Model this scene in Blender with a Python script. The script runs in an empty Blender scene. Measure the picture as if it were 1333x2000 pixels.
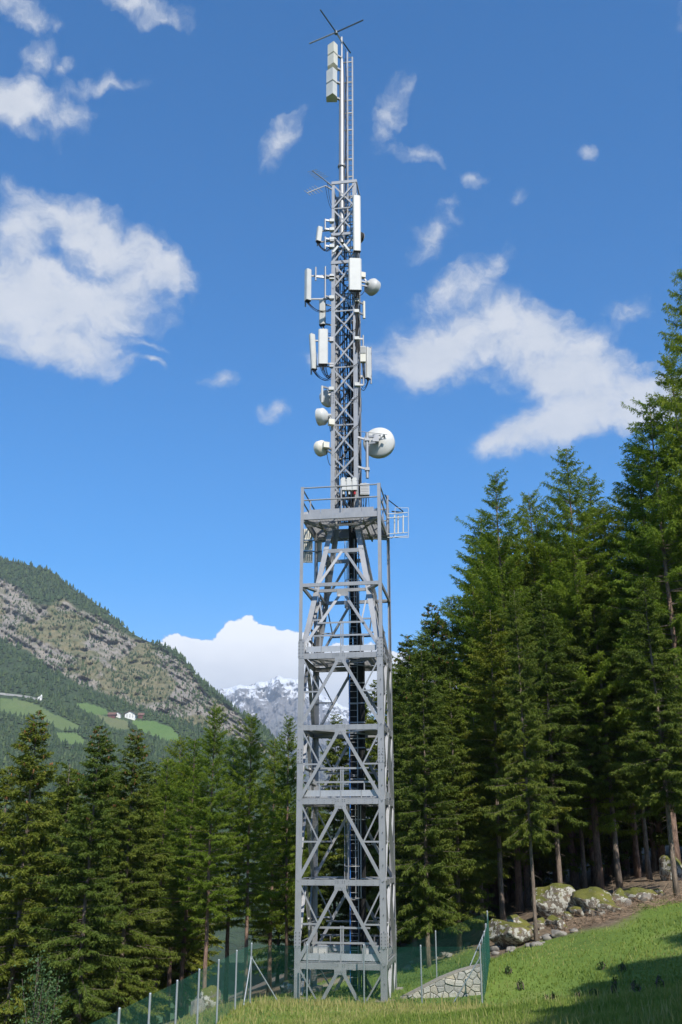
import bpy, math, random
import numpy as np
from mathutils import Vector, Matrix, noise as mnoise

random.seed(7)
rng = np.random.default_rng(7)
scene = bpy.context.scene
col = scene.collection

# ------------------------------------------------------------------ camera
F = 1900.0                       # focal length in photo pixels (photo 1333 x 2000)
TH = math.atan(640.0 / F)        # upward tilt
CAMZ = 5.9
cam_d = bpy.data.cameras.new('camera')
cam_d.sensor_fit = 'VERTICAL'
cam_d.sensor_height = 36.0
cam_d.lens = 36.0 * F / 2000.0
cam_d.clip_start = 0.1
cam_d.clip_end = 60000
cam = bpy.data.objects.new('camera', cam_d)
cam.location = (0, 0, CAMZ)
cam.rotation_euler = (math.pi / 2 + TH, 0, 0)
col.objects.link(cam)
scene.camera = cam

SUN_EL = math.radians(46)
SUN_AZ = math.radians(20)        # to the right of straight behind the camera
sun_dir = Vector((math.sin(SUN_AZ) * math.cos(SUN_EL), -math.cos(SUN_AZ) * math.cos(SUN_EL), math.sin(SUN_EL)))


def P(x, y, D):
    """Photo pixel + distance along Y -> point."""
    xc = (x - 666.5) / F
    yc = (1000.0 - y) / F
    dy = math.cos(TH) - yc * math.sin(TH)
    dz = math.sin(TH) + yc * math.cos(TH)
    s = D / dy
    return Vector((xc * s, D, CAMZ + dz * s))


def PZ(x, y, z):
    yc = (1000.0 - y) / F
    dy = math.cos(TH) - yc * math.sin(TH)
    dz = math.sin(TH) + yc * math.cos(TH)
    return P(x, y, (z - CAMZ) / dz * dy)


def pxm(y, D):
    """Photo pixels per metre across, at row y and distance D."""
    yc = (1000.0 - y) / F
    dy = math.cos(TH) - yc * math.sin(TH)
    return F / (D / dy)


# ------------------------------------------------------------------ world
world = bpy.data.worlds.new('World')
scene.world = world
world.use_nodes = True
nt = world.node_tree
nt.nodes.clear()
W_out = nt.nodes.new('ShaderNodeOutputWorld')
sky = nt.nodes.new('ShaderNodeTexSky')
sky.sky_type = 'NISHITA'
sky.sun_disc = False
sky.sun_elevation = SUN_EL
sky.sun_rotation = math.pi - SUN_AZ
sky.altitude = 1400
sky.air_density = 1.0
sky.dust_density = 0.2
sky.ozone_density = 3.0
bg_sky = nt.nodes.new('ShaderNodeBackground')
bg_sky.inputs['Strength'].default_value = 0.15
hsv = nt.nodes.new('ShaderNodeHueSaturation')
hsv.inputs['Saturation'].default_value = 1.5
nt.links.new(sky.outputs[0], hsv.inputs['Color'])
nt.links.new(hsv.outputs[0], bg_sky.inputs['Color'])
bg_cl = nt.nodes.new('ShaderNodeBackground')
bg_cl.inputs['Strength'].default_value = 1.0
mixw = nt.nodes.new('ShaderNodeMixShader')


def wn(t, **kw):
    n = nt.nodes.new(t)
    for k, v in kw.items():
        setattr(n, k, v)
    return n


def wmath(op, a, b=None, c=None, clamp=False):
    n = wn('ShaderNodeMath', operation=op)
    n.use_clamp = clamp
    for i, s in enumerate((a, b, c)):
        if s is None:
            continue
        if isinstance(s, (int, float)):
            n.inputs[i].default_value = s
        else:
            nt.links.new(s, n.inputs[i])
    return n.outputs[0]


tc = wn('ShaderNodeTexCoord')
sep = wn('ShaderNodeSeparateXYZ')
nt.links.new(tc.outputs['Generated'], sep.inputs[0])
az = wmath('MULTIPLY', wmath('ARCTAN2', sep.outputs[0], sep.outputs[1]), 180 / math.pi)
el = wmath('MULTIPLY', wmath('ARCSINE', sep.outputs[2]), 180 / math.pi)
comb = wn('ShaderNodeCombineXYZ')
nt.links.new(az, comb.inputs[0])
nt.links.new(el, comb.inputs[1])


def wnoise(scale, detail, rough, vec, dist=0.0, off=(0, 0, 0), stretch=(1, 1, 1)):
    mp = wn('ShaderNodeMapping')
    mp.inputs['Location'].default_value = off
    mp.inputs['Scale'].default_value = stretch
    nt.links.new(vec, mp.inputs['Vector'])
    n = wn('ShaderNodeTexNoise')
    n.inputs['Scale'].default_value = scale
    n.inputs['Detail'].default_value = detail
    n.inputs['Roughness'].default_value = rough
    n.inputs['Distortion'].default_value = dist
    nt.links.new(mp.outputs[0], n.inputs['Vector'])
    return n


# ragged edges: warp the angular coordinates with noise
warp = wnoise(0.28, 6, 0.55, comb.outputs[0])
wsub = wn('ShaderNodeVectorMath', operation='SUBTRACT')
nt.links.new(warp.outputs['Color'], wsub.inputs[0])
wsub.inputs[1].default_value = (0.5, 0.5, 0.5)
wscl = wn('ShaderNodeVectorMath', operation='SCALE')
nt.links.new(wsub.outputs[0], wscl.inputs[0])
wscl.inputs['Scale'].default_value = 3.4
wadd = wn('ShaderNodeVectorMath', operation='ADD')
nt.links.new(comb.outputs[0], wadd.inputs[0])
nt.links.new(wscl.outputs[0], wadd.inputs[1])
flat = wn('ShaderNodeVectorMath', operation='MULTIPLY')
flat.inputs[1].default_value = (1, 1, 0)
nt.links.new(wadd.outputs[0], flat.inputs[0])
wvec = flat.outputs[0]


def azel(x, y):
    d = (P(x, y, 100) - Vector((0, 0, CAMZ))).normalized()
    return math.degrees(math.atan2(d.x, d.y)), math.degrees(math.asin(d.z))


def blob_field(blobs, vec):
    acc = None
    for (a, e, ra, re, rot, wgt) in blobs:
        mp = wn('ShaderNodeMapping', vector_type='TEXTURE')
        mp.inputs['Location'].default_value = (a, e, 0)
        mp.inputs['Rotation'].default_value = (0, 0, math.radians(rot))
        mp.inputs['Scale'].default_value = (ra, re, 1)
        if acc is None:
            nt.links.new(vec, mp.inputs['Vector'])
        else:                      # keeps the node stack short: each blob waits for the one before
            ch = wn('ShaderNodeVectorMath', operation='MULTIPLY_ADD')
            nt.links.new(acc, ch.inputs[0])
            ch.inputs[1].default_value = (0, 0, 1e-6)
            nt.links.new(vec, ch.inputs[2])
            nt.links.new(ch.outputs[0], mp.inputs['Vector'])
        ln = wn('ShaderNodeVectorMath', operation='LENGTH')
        nt.links.new(mp.outputs[0], ln.inputs[0])
        v = wmath('MULTIPLY', wmath('SUBTRACT', 1.0, ln.outputs['Value'], clamp=True), wgt, clamp=True)
        acc = v if acc is None else wmath('MULTIPLY_ADD', acc, wmath('SUBTRACT', 1.0, v), v)
    return acc


def px_blobs(lst):
    out = []
    for (x, y, rx, ry, rot, wgt) in lst:
        a, e = azel(x, y)
        a1, e1 = azel(x + rx, y)
        a2, e2 = azel(x, y - ry)
        out.append((a, e, abs(a1 - a), abs(e2 - e), rot, wgt))
    return out


soft = px_blobs([
    # big cloud on the left
    (190, 470, 210, 70, -18, 1.35), (40, 455, 80, 60, 0, 1.0), (320, 515, 110, 55, -22, 1.2), (60, 590, 210, 90, -6, 1.45),
    (200, 590, 170, 95, 0, 1.2), (100, 675, 180, 62, -5, 1.2), (60, 520, 150, 60, 0, 0.8), (290, 665, 60, 16, -8, 0.6), (-120, 560, 160, 170, 0, 1.3),
    # upper left
    (30, 205, 110, 62, 4, 1.3), (130, 225, 60, 70, 40, 0.75), (70, 120, 60, 45, 30, 0.6), (215, 165, 95, 28, 12, 0.55), (125, 140, 35, 25, 30, 0.55),
    (265, 10, 130, 40, 0, 0.85), (60, 45, 80, 30, 0, 0.6), (10, 0, 100, 28, 0, 0.7), (330, 40, 60, 20, 0, 0.6),
    # small ones near the mast
    (545, 265, 66, 46, 50, 0.68), (765, 222, 78, 54, 55, 0.75), (815, 308, 75, 26, -10, 0.5), (925, 358, 40, 24, -20, 0.42), (1150, 300, 26, 32, 60, 0.36),
    (850, 455, 80, 56, 35, 0.62), (1010, 375, 32, 18, 30, 0.4), (430, 750, 48, 24, 10, 0.52), (535, 808, 48, 34, 10, 0.6),
    (300, 712, 50, 12, -5, 0.5), (600, 705, 40, 24, 10, 0.55),
    # right hand cloud
    (890, 560, 120, 48, 25, 0.8), (860, 690, 200, 90, 8, 1.3), (1020, 645, 170, 90, -20, 1.45), (1130, 745, 180, 90, -14, 1.4), (1090, 835, 190, 62, 4, 1.35),
    (1230, 785, 130, 80, 10, 1.3), (1230, 612, 70, 36, -10, 0.6), (1160, 690, 100, 60, 0, 0.9), (975, 858, 70, 34, 10, 0.9), (1330, 790, 120, 60, 0, 1.1),
    (980, 505, 40, 30, 20, 0.45), (945, 540, 60, 30, 20, 0.5),
])
r2 = random.Random(11)
fs = blob_field(soft, wvec)
# the same fair weather cloud goes on round the rest of the sky, in patches of about the same size
gen = wnoise(0.075, 2, 0.5, wvec, 0, (40, 12, 0), (0.75, 1.5, 1)).outputs['Fac']
gmr = wn('ShaderNodeMapRange')
gmr.inputs['From Min'].default_value = 0.50
gmr.inputs['From Max'].default_value = 0.66
gmr.inputs['To Max'].default_value = 1.0
nt.links.new(gen, gmr.inputs['Value'])
beyond = wn('ShaderNodeMapRange')
beyond.inputs['From Min'].default_value = 23.0
beyond.inputs['From Max'].default_value = 30.0
nt.links.new(wmath('ABSOLUTE', az), beyond.inputs['Value'])
above = wn('ShaderNodeMapRange')
above.inputs['From Min'].default_value = 50.0
above.inputs['From Max'].default_value = 56.0
nt.links.new(el, above.inputs['Value'])
fs = wmath('MAXIMUM', fs, wmath('MULTIPLY', gmr.outputs[0], wmath('MAXIMUM', beyond.outputs[0], above.outputs[0])))
fbm = wnoise(0.55, 8, 0.62, wadd.outputs[0], 0.2, (3, 7, 1), (0.8, 1.25, 1)).outputs['Fac']
dens = wmath('ADD', wmath('MULTIPLY', fs, 1.5), wmath('MULTIPLY', wmath('SUBTRACT', fbm, 0.5), 2.3))
dens = wmath('MULTIPLY', dens, wmath('MULTIPLY', fs, 9.0, clamp=True))
mr = wn('ShaderNodeMapRange', interpolation_type='SMOOTHSTEP')
mr.inputs['From Min'].default_value = 0.02
mr.inputs['From Max'].default_value = 1.45
nt.links.new(dens, mr.inputs['Value'])
soft_a = wmath('MULTIPLY', mr.outputs[0], 0.9)
# the heaped cloud behind the far range: crisp cauliflower edge
cum = px_blobs([(478, 1258, 62, 56, 0, 1.4), (520, 1262, 60, 48, 0, 1.3), (430, 1285, 70, 50, 0, 1.2), (560, 1282, 80, 58, 0, 1.3), (350, 1282, 72, 48, 0, 1.2), (420, 1310, 110, 60, 0, 1.2), (640, 1320, 120, 68, 0, 1.3),
                (700, 1310, 110, 62, 0, 1.2), (780, 1312, 60, 46, 0, 1.1), (290, 1310, 60, 50, 0, 1.0), (560, 1370, 240, 60, 0, 1.3), (860, 1330, 90, 46, 0, 1.1),
                (980, 1340, 110, 50, 0, 1.1), (200, 1340, 120, 60, 0, 1.1)])
wv2 = wnoise(0.9, 7, 0.55, comb.outputs[0], 0, (9, 2, 4))
ws2 = wn('ShaderNodeVectorMath', operation='SUBTRACT')
nt.links.new(wv2.outputs['Color'], ws2.inputs[0])
ws2.inputs[1].default_value = (0.5, 0.5, 0.5)
wc2 = wn('ShaderNodeVectorMath', operation='SCALE')
nt.links.new(ws2.outputs[0], wc2.inputs[0])
wc2.inputs['Scale'].default_value = 1.3
wa2 = wn('ShaderNodeVectorMath', operation='ADD')
nt.links.new(comb.outputs[0], wa2.inputs[0])
nt.links.new(wc2.outputs[0], wa2.inputs[1])
fl2 = wn('ShaderNodeVectorMath', operation='MULTIPLY')
fl2.inputs[1].default_value = (1, 1, 0)
nt.links.new(wa2.outputs[0], fl2.inputs[0])
fc = blob_field(cum, fl2.outputs[0])
mr2 = wn('ShaderNodeMapRange', interpolation_type='SMOOTHSTEP')
mr2.inputs['From Min'].default_value = 0.13
mr2.inputs['From Max'].default_value = 0.24
nt.links.new(fc, mr2.inputs['Value'])
cum_a = wmath('MULTIPLY', mr2.outputs[0], 0.97)
cl_a = wmath('MAXIMUM', soft_a, cum_a)
# cloud colour: thin edges bluish grey, thick parts white, some grey mottling
mott = wnoise(0.5, 5, 0.6, comb.outputs[0], 0, (1, 5, 8), (0.7, 1.3, 1)).outputs['Fac']
ramp = wn('ShaderNodeValToRGB')
ramp.color_ramp.elements[0].position = 0.1
ramp.color_ramp.elements[0].color = (0.36, 0.41, 0.49, 1)
ramp.color_ramp.elements[1].position = 0.85
ramp.color_ramp.elements[1].color = (0.61, 0.62, 0.64, 1)
nt.links.new(wmath('ADD', wmath('MULTIPLY', soft_a, 0.55), wmath('MULTIPLY', wmath('SUBTRACT', mott, 0.25), 0.75)), ramp.inputs[0])
ramp2 = wn('ShaderNodeValToRGB')
ramp2.color_ramp.elements[0].position = 0.12
ramp2.color_ramp.elements[0].color = (1.0, 1.0, 1.0, 1)
ramp2.color_ramp.elements[1].position = 1.0
ramp2.color_ramp.elements[1].color = (0.60, 0.62, 0.66, 1)
mrel = wn('ShaderNodeMapRange')          # heaped clouds are greyer towards their flat base
mrel.inputs['From Min'].default_value = 11.5
mrel.inputs['From Max'].default_value = 8.0
nt.links.new(el, mrel.inputs['Value'])
nt.links.new(wmath('ADD', wmath('MULTIPLY', mrel.outputs[0], 0.7), wmath('MULTIPLY', wmath('SUBTRACT', mott, 0.4), 0.6)), ramp2.inputs[0])
cmix = wn('ShaderNodeMix', data_type='RGBA')
nt.links.new(cum_a, cmix.inputs['Factor'])
nt.links.new(ramp.outputs[0], cmix.inputs[6])
nt.links.new(ramp2.outputs[0], cmix.inputs[7])
nt.links.new(cmix.outputs[2], bg_cl.inputs['Color'])
nt.links.new(cl_a, mixw.inputs[0])
nt.links.new(bg_sky.outputs[0], mixw.inputs[1])
nt.links.new(bg_cl.outputs[0], mixw.inputs[2])
nt.links.new(mixw.outputs[0], W_out.inputs['Surface'])

# ------------------------------------------------------------------ sun
sun_d = bpy.data.lights.new('sun', 'SUN')
sun_d.energy = 4.6
sun_d.angle = math.radians(0.53)
sun_d.color = (1.0, 0.95, 0.87)
sun = bpy.data.objects.new('sun', sun_d)
sun.rotation_euler = sun_dir.to_track_quat('Z', 'Y').to_euler()
sun.location = (20, -20, 60)
col.objects.link(sun)

scene.view_settings.view_transform = 'Standard'
scene.view_settings.look = 'None'
scene.view_settings.exposure = 0.48
scene.view_settings.gamma = 1.0
scene.view_settings.use_curve_mapping = False
scene.render.engine = 'CYCLES'
scene.cycles.use_denoising = True
scene.cycles.max_bounces = 6
scene.cycles.transparent_max_bounces = 8
scene.cycles.volume_bounces = 0
world.cycles.sampling_method = 'MANUAL'
world.cycles.sample_map_resolution = 256


# ------------------------------------------------------------------ materials
def mat(name, build):
    m = bpy.data.materials.new(name)
    m.use_nodes = True
    t = m.node_tree
    b = t.nodes['Principled BSDF']
    build(t, b)
    return m


def N(t, typ, **kw):
    n = t.nodes.new(typ)
    for k, v in kw.items():
        setattr(n, k, v)
    return n


def tnoise(t, scale, detail=4, rough=0.55, coord='Object', stretch=None):
    tcn = N(t, 'ShaderNodeTexCoord')
    n = N(t, 'ShaderNodeTexNoise')
    n.inputs['Scale'].default_value = scale
    n.inputs['Detail'].default_value = detail
    n.inputs['Roughness'].default_value = rough
    if stretch:
        mp = N(t, 'ShaderNodeMapping')
        mp.inputs['Scale'].default_value = stretch
        t.links.new(tcn.outputs[coord], mp.inputs[0])
        t.links.new(mp.outputs[0], n.inputs['Vector'])
    else:
        t.links.new(tcn.outputs[coord], n.inputs['Vector'])
    return n.outputs['Fac']


def tramp(t, fac, stops):
    r = N(t, 'ShaderNodeValToRGB')
    els = r.color_ramp.elements
    while len(els) < len(stops):
        els.new(0.5)
    for e, (p, c) in zip(els, stops):
        e.position = p
        e.color = (*c, 1)
    t.links.new(fac, r.inputs[0])
    return r.outputs[0]


def tmix(t, fac, a, b, mode='MIX'):
    n = N(t, 'ShaderNodeMix', data_type='RGBA', blend_type=mode)
    for s, v in ((n.inputs[0], fac), (n.inputs[6], a), (n.inputs[7], b)):
        if isinstance(v, (int, float)):
            s.default_value = v
        elif isinstance(v, tuple):
            s.default_value = (*v, 1)
        else:
            t.links.new(v, s)
    return n.outputs[2]


def tm(t, op, a, b=None, clamp=False):
    n = N(t, 'ShaderNodeMath', operation=op)
    n.use_clamp = clamp
    for i, s in enumerate((a, b)):
        if s is None:
            continue
        if isinstance(s, (int, float)):
            n.inputs[i].default_value = s
        else:
            t.links.new(s, n.inputs[i])
    return n.outputs[0]


def tattr(t, name):
    n = N(t, 'ShaderNodeAttribute')
    n.attribute_name = name
    return n.outputs['Fac']


def tbump(t, b, h, strength, dist):
    n = N(t, 'ShaderNodeBump')
    n.inputs['Strength'].default_value = strength
    n.inputs['Distance'].default_value = dist
    t.links.new(h, n.inputs['Height'])
    t.links.new(n.outputs[0], b.inputs['Normal'])


def simple(name, c, rough=0.6, metal=0.0, var=0.12, scale=6.0):
    def f(t, b):
        n = tnoise(t, scale, 5)
        lo = tuple(x * (1 - var) for x in c)
        hi = tuple(min(1, x * (1 + var)) for x in c)
        t.links.new(tramp(t, n, [(0.3, lo), (0.7, hi)]), b.inputs['Base Color'])
        b.inputs['Roughness'].default_value = rough
        b.inputs['Metallic'].default_value = metal
    return mat(name, f)


def galv_f(base):
    def f(t, b):
        n = tnoise(t, 1.7, 6, 0.65)
        n2 = tnoise(t, 22, 3, 0.5)
        n3 = tnoise(t, 5, 4, 0.6, stretch=(3.5, 3.5, 0.35))
        c = tramp(t, n, [(0.3, tuple(x * 0.92 for x in base)), (0.7, tuple(x * 1.06 for x in base))])
        c = tmix(t, 0.12, c, tramp(t, n2, [(0.35, (0.62,) * 3), (0.65, (1,) * 3)]), 'MULTIPLY')
        c = tmix(t, 0.22, c, tramp(t, n3, [(0.35, (0.7, 0.69, 0.66)), (0.6, (1,) * 3)]), 'MULTIPLY')
        t.links.new(c, b.inputs['Base Color'])
        b.inputs['Metallic'].default_value = 0.45
        t.links.new(tm(t, 'ADD', tm(t, 'MULTIPLY', n, 0.25), 0.38), b.inputs['Roughness'])
    return f


M = {}
M['galv'] = mat('galvanised_steel', galv_f((0.355, 0.36, 0.37)))
M['galv_lt'] = mat('new_galvanised_sheet', galv_f((0.46, 0.475, 0.495)))
M['galv_dk'] = mat('weathered_steel', galv_f((0.33, 0.335, 0.34)))
M['post'] = mat('galvanised_post', galv_f((0.40, 0.44, 0.47)))
M['bolt'] = simple('shadowed_bolt_steel', (0.13, 0.13, 0.13), 0.5, 0.5)  # dark tone carries the small shadows round the bolt heads
M['white'] = simple('white_radome', (0.57, 0.57, 0.54), 0.5, 0, 0.08, 2)
M['cream'] = simple('cream_radome', (0.66, 0.63, 0.53), 0.5, 0, 0.07, 3)
M['greybox'] = simple('grey_enclosure', (0.5, 0.5, 0.48), 0.5, 0, 0.06, 3)
M['dark'] = simple('black_rubber', (0.016, 0.016, 0.016), 0.85, 0, 0.2, 8)
M['blue'] = simple('blue_cable', (0.03, 0.16, 0.5), 0.5, 0, 0.1, 8)
M['red'] = simple('red_connector', (0.45, 0.02, 0.03), 0.5, 0, 0.1, 8)
M['spoke'] = simple('spoke_paint', (0.10, 0.13, 0.16), 0.5, 0.2)
M['mesh_green'] = simple('green_wire', (0.007, 0.105, 0.066), 0.5, 0, 0.1, 4)


def bark_f(c1, c2):
    def f(t, b):
        n = tnoise(t, 9, 6, 0.7, stretch=(1, 1, 0.22))
        t.links.new(tramp(t, n, [(0.35, c1), (0.65, c2)]), b.inputs['Base Color'])
        b.inputs['Roughness'].default_value = 0.9
        tbump(t, b, n, 0.8, 0.05)
    return f


M['bark_larch'] = mat('larch_bark', bark_f((0.10, 0.062, 0.045), (0.33, 0.22, 0.165)))
M['bark_spruce'] = mat('spruce_bark', bark_f((0.09, 0.07, 0.055), (0.31, 0.24, 0.185)))
M['deadwood'] = simple('dead_wood', (0.13, 0.10, 0.08), 0.9, 0, 0.35, 5)
M['cone'] = simple('cone_brown', (0.24, 0.11, 0.04), 0.8, 0, 0.3, 5)


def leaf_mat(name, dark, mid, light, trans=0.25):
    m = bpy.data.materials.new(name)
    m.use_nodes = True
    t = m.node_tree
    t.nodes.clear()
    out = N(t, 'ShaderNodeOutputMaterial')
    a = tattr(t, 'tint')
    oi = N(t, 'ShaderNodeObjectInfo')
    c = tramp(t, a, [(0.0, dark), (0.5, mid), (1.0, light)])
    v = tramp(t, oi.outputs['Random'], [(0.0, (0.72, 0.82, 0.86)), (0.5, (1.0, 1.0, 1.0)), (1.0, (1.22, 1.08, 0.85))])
    c = tmix(t, 1.0, c, v, 'MULTIPLY')
    d = N(t, 'ShaderNodeBsdfPrincipled')
    d.inputs['Roughness'].default_value = 0.65
    d.inputs['Specular IOR Level'].default_value = 0.25
    t.links.new(c, d.inputs['Base Color'])
    tr = N(t, 'ShaderNodeBsdfTranslucent')
    t.links.new(tmix(t, 1.0, c, (1.2, 1.25, 0.6), 'MULTIPLY'), tr.inputs[0])
    mx = N(t, 'ShaderNodeMixShader')
    mx.inputs[0].default_value = trans
    t.links.new(d.outputs[0], mx.inputs[1])
    t.links.new(tr.outputs[0], mx.inputs[2])
    t.links.new(mx.outputs[0], out.inputs[0])
    return m


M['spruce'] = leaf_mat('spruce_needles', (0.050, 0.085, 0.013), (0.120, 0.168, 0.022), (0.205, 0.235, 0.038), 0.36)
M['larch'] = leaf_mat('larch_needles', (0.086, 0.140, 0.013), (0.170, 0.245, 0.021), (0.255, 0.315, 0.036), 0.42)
M['leaf'] = leaf_mat('broad_leaves', (0.05, 0.10, 0.03), (0.10, 0.17, 0.06), (0.17, 0.25, 0.11), 0.3)
M['thistle'] = leaf_mat('weed_leaves', (0.035, 0.065, 0.02), (0.06, 0.11, 0.03), (0.10, 0.16, 0.05), 0.3)
M['grass'] = leaf_mat('grass_blades', (0.125, 0.19, 0.03), (0.225, 0.285, 0.06), (0.39, 0.345, 0.14), 0.3)
M['brush'] = simple('dry_brush', (0.25, 0.175, 0.115), 0.9, 0, 0.35, 3)


def ground_f(t, b):
    g = tnoise(t, 0.35, 6, 0.6)
    g2 = tnoise(t, 5, 5, 0.6)
    grass = tramp(t, g, [(0.3, (0.085, 0.15, 0.018)), (0.6, (0.14, 0.215, 0.03)), (0.8, (0.20, 0.22, 0.06))])
    grass = tmix(t, 0.5, grass, tramp(t, g2, [(0.3, (0.6, 0.62, 0.5)), (0.7, (1.1, 1.08, 1.0))]), 'MULTIPLY')
    soil = tramp(t, g2, [(0.3, (0.07, 0.052, 0.034)), (0.55, (0.165, 0.122, 0.08)), (0.75, (0.28, 0.22, 0.15))])
    path = tramp(t, g2, [(0.3, (0.24, 0.20, 0.14)), (0.7, (0.36, 0.31, 0.23))])
    c = tmix(t, tattr(t, 'soil'), grass, soil)
    c = tmix(t, tattr(t, 'path'), c, path)
    t.links.new(c, b.inputs['Base Color'])
    b.inputs['Roughness'].default_value = 0.95
    tbump(t, b, g2, 0.5, 0.1)


M['ground'] = mat('meadow_ground', ground_f)


def stone_f(t, b):
    oi = N(t, 'ShaderNodeObjectInfo')
    n = tnoise(t, 7, 6, 0.65)
    c = tramp(t, oi.outputs['Random'], [(0.0, (0.36, 0.35, 0.33)), (0.3, (0.48, 0.46, 0.42)), (0.6, (0.54, 0.52, 0.47)), (0.85, (0.52, 0.46, 0.35)), (1.0, (0.43, 0.40, 0.36))])
    c = tmix(t, 0.7, c, tramp(t, n, [(0.3, (0.6, 0.6, 0.6)), (0.65, (1.1, 1.1, 1.08))]), 'MULTIPLY')
    t.links.new(c, b.inputs['Base Color'])
    b.inputs['Roughness'].default_value = 0.85
    tbump(t, b, n, 0.6, 0.04)


M['stone'] = mat('wall_stone', stone_f)
M['mortar'] = simple('wall_mortar', (0.30, 0.27, 0.23), 0.95, 0, 0.2, 12)


def boulder_f(t, b):
    n = tnoise(t, 1.6, 7, 0.65)
    n2 = tnoise(t, 4.2, 6, 0.68)
    n3 = tnoise(t, 2.3, 5, 0.6, stretch=(1, 1, 1.8))
    rock = tramp(t, n, [(0.3, (0.085, 0.075, 0.06)), (0.55, (0.17, 0.14, 0.105)), (0.75, (0.24, 0.15, 0.095))])
    lich = tramp(t, n2, [(0.50, (0, 0, 0)), (0.53, (1, 1, 1))])
    c = tmix(t, lich, rock, (0.46, 0.45, 0.39))
    geo = N(t, 'ShaderNodeNewGeometry')
    sp = N(t, 'ShaderNodeSeparateXYZ')
    t.links.new(geo.outputs['Normal'], sp.inputs[0])
    mm = tm(t, 'ADD', tm(t, 'MULTIPLY', sp.outputs[2], 0.45), tm(t, 'MULTIPLY', n3, 1.3))
    moss = tramp(t, mm, [(0.82, (0, 0, 0)), (0.92, (1, 1, 1))])
    mc = tramp(t, n, [(0.3, (0.07, 0.085, 0.012)), (0.7, (0.17, 0.16, 0.03))])
    c = tmix(t, moss, c, mc)
    t.links.new(c, b.inputs['Base Color'])
    b.inputs['Roughness'].default_value = 0.9
    tbump(t, b, n2, 0.8, 0.12)


M['boulder'] = mat('mossy_boulder', boulder_f)
M['paleboulder'] = simple('pale_rock', (0.22, 0.205, 0.18), 0.9, 0, 0.35, 2.5)


# ------------------------------------------------------------------ mesh helpers
ORG = {}


def tagp(o, label=None, cat=None, group=None, kind=None):
    if label:
        o['label'] = label
    if cat:
        o['category'] = cat
    if group:
        o['group'] = group
    if kind:
        o['kind'] = kind
    return o


def thing(name, label, cat, loc=(0, 0, 0), rotz=0.0, group=None, local=False):
    o = bpy.data.objects.new(name, None)
    col.objects.link(o)
    o.empty_display_size = 0.3
    o.location = loc
    o.rotation_euler = (0, 0, rotz)
    ORG[o] = Vector((0, 0, 0)) if local else Vector(loc)
    return tagp(o, label, cat, group)


def make_obj(name, me, m=None, parent=None, loc=(0, 0, 0)):
    o = bpy.data.objects.new(name, me)
    if m is not None and len(me.materials) == 0:
        me.materials.append(m)
    o.parent = parent
    o.location = loc
    col.objects.link(o)
    return o


def orth(d, up):
    d = Vector(d).normalized()
    u = Vector(up)
    s = d.cross(u)
    if s.length < 1e-4:
        s = d.cross(Vector((1, 0, 0))) if abs(d.x) < 0.9 else d.cross(Vector((0, 1, 0)))
    s.normalize()
    return d, s, s.cross(d).normalized()


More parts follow.
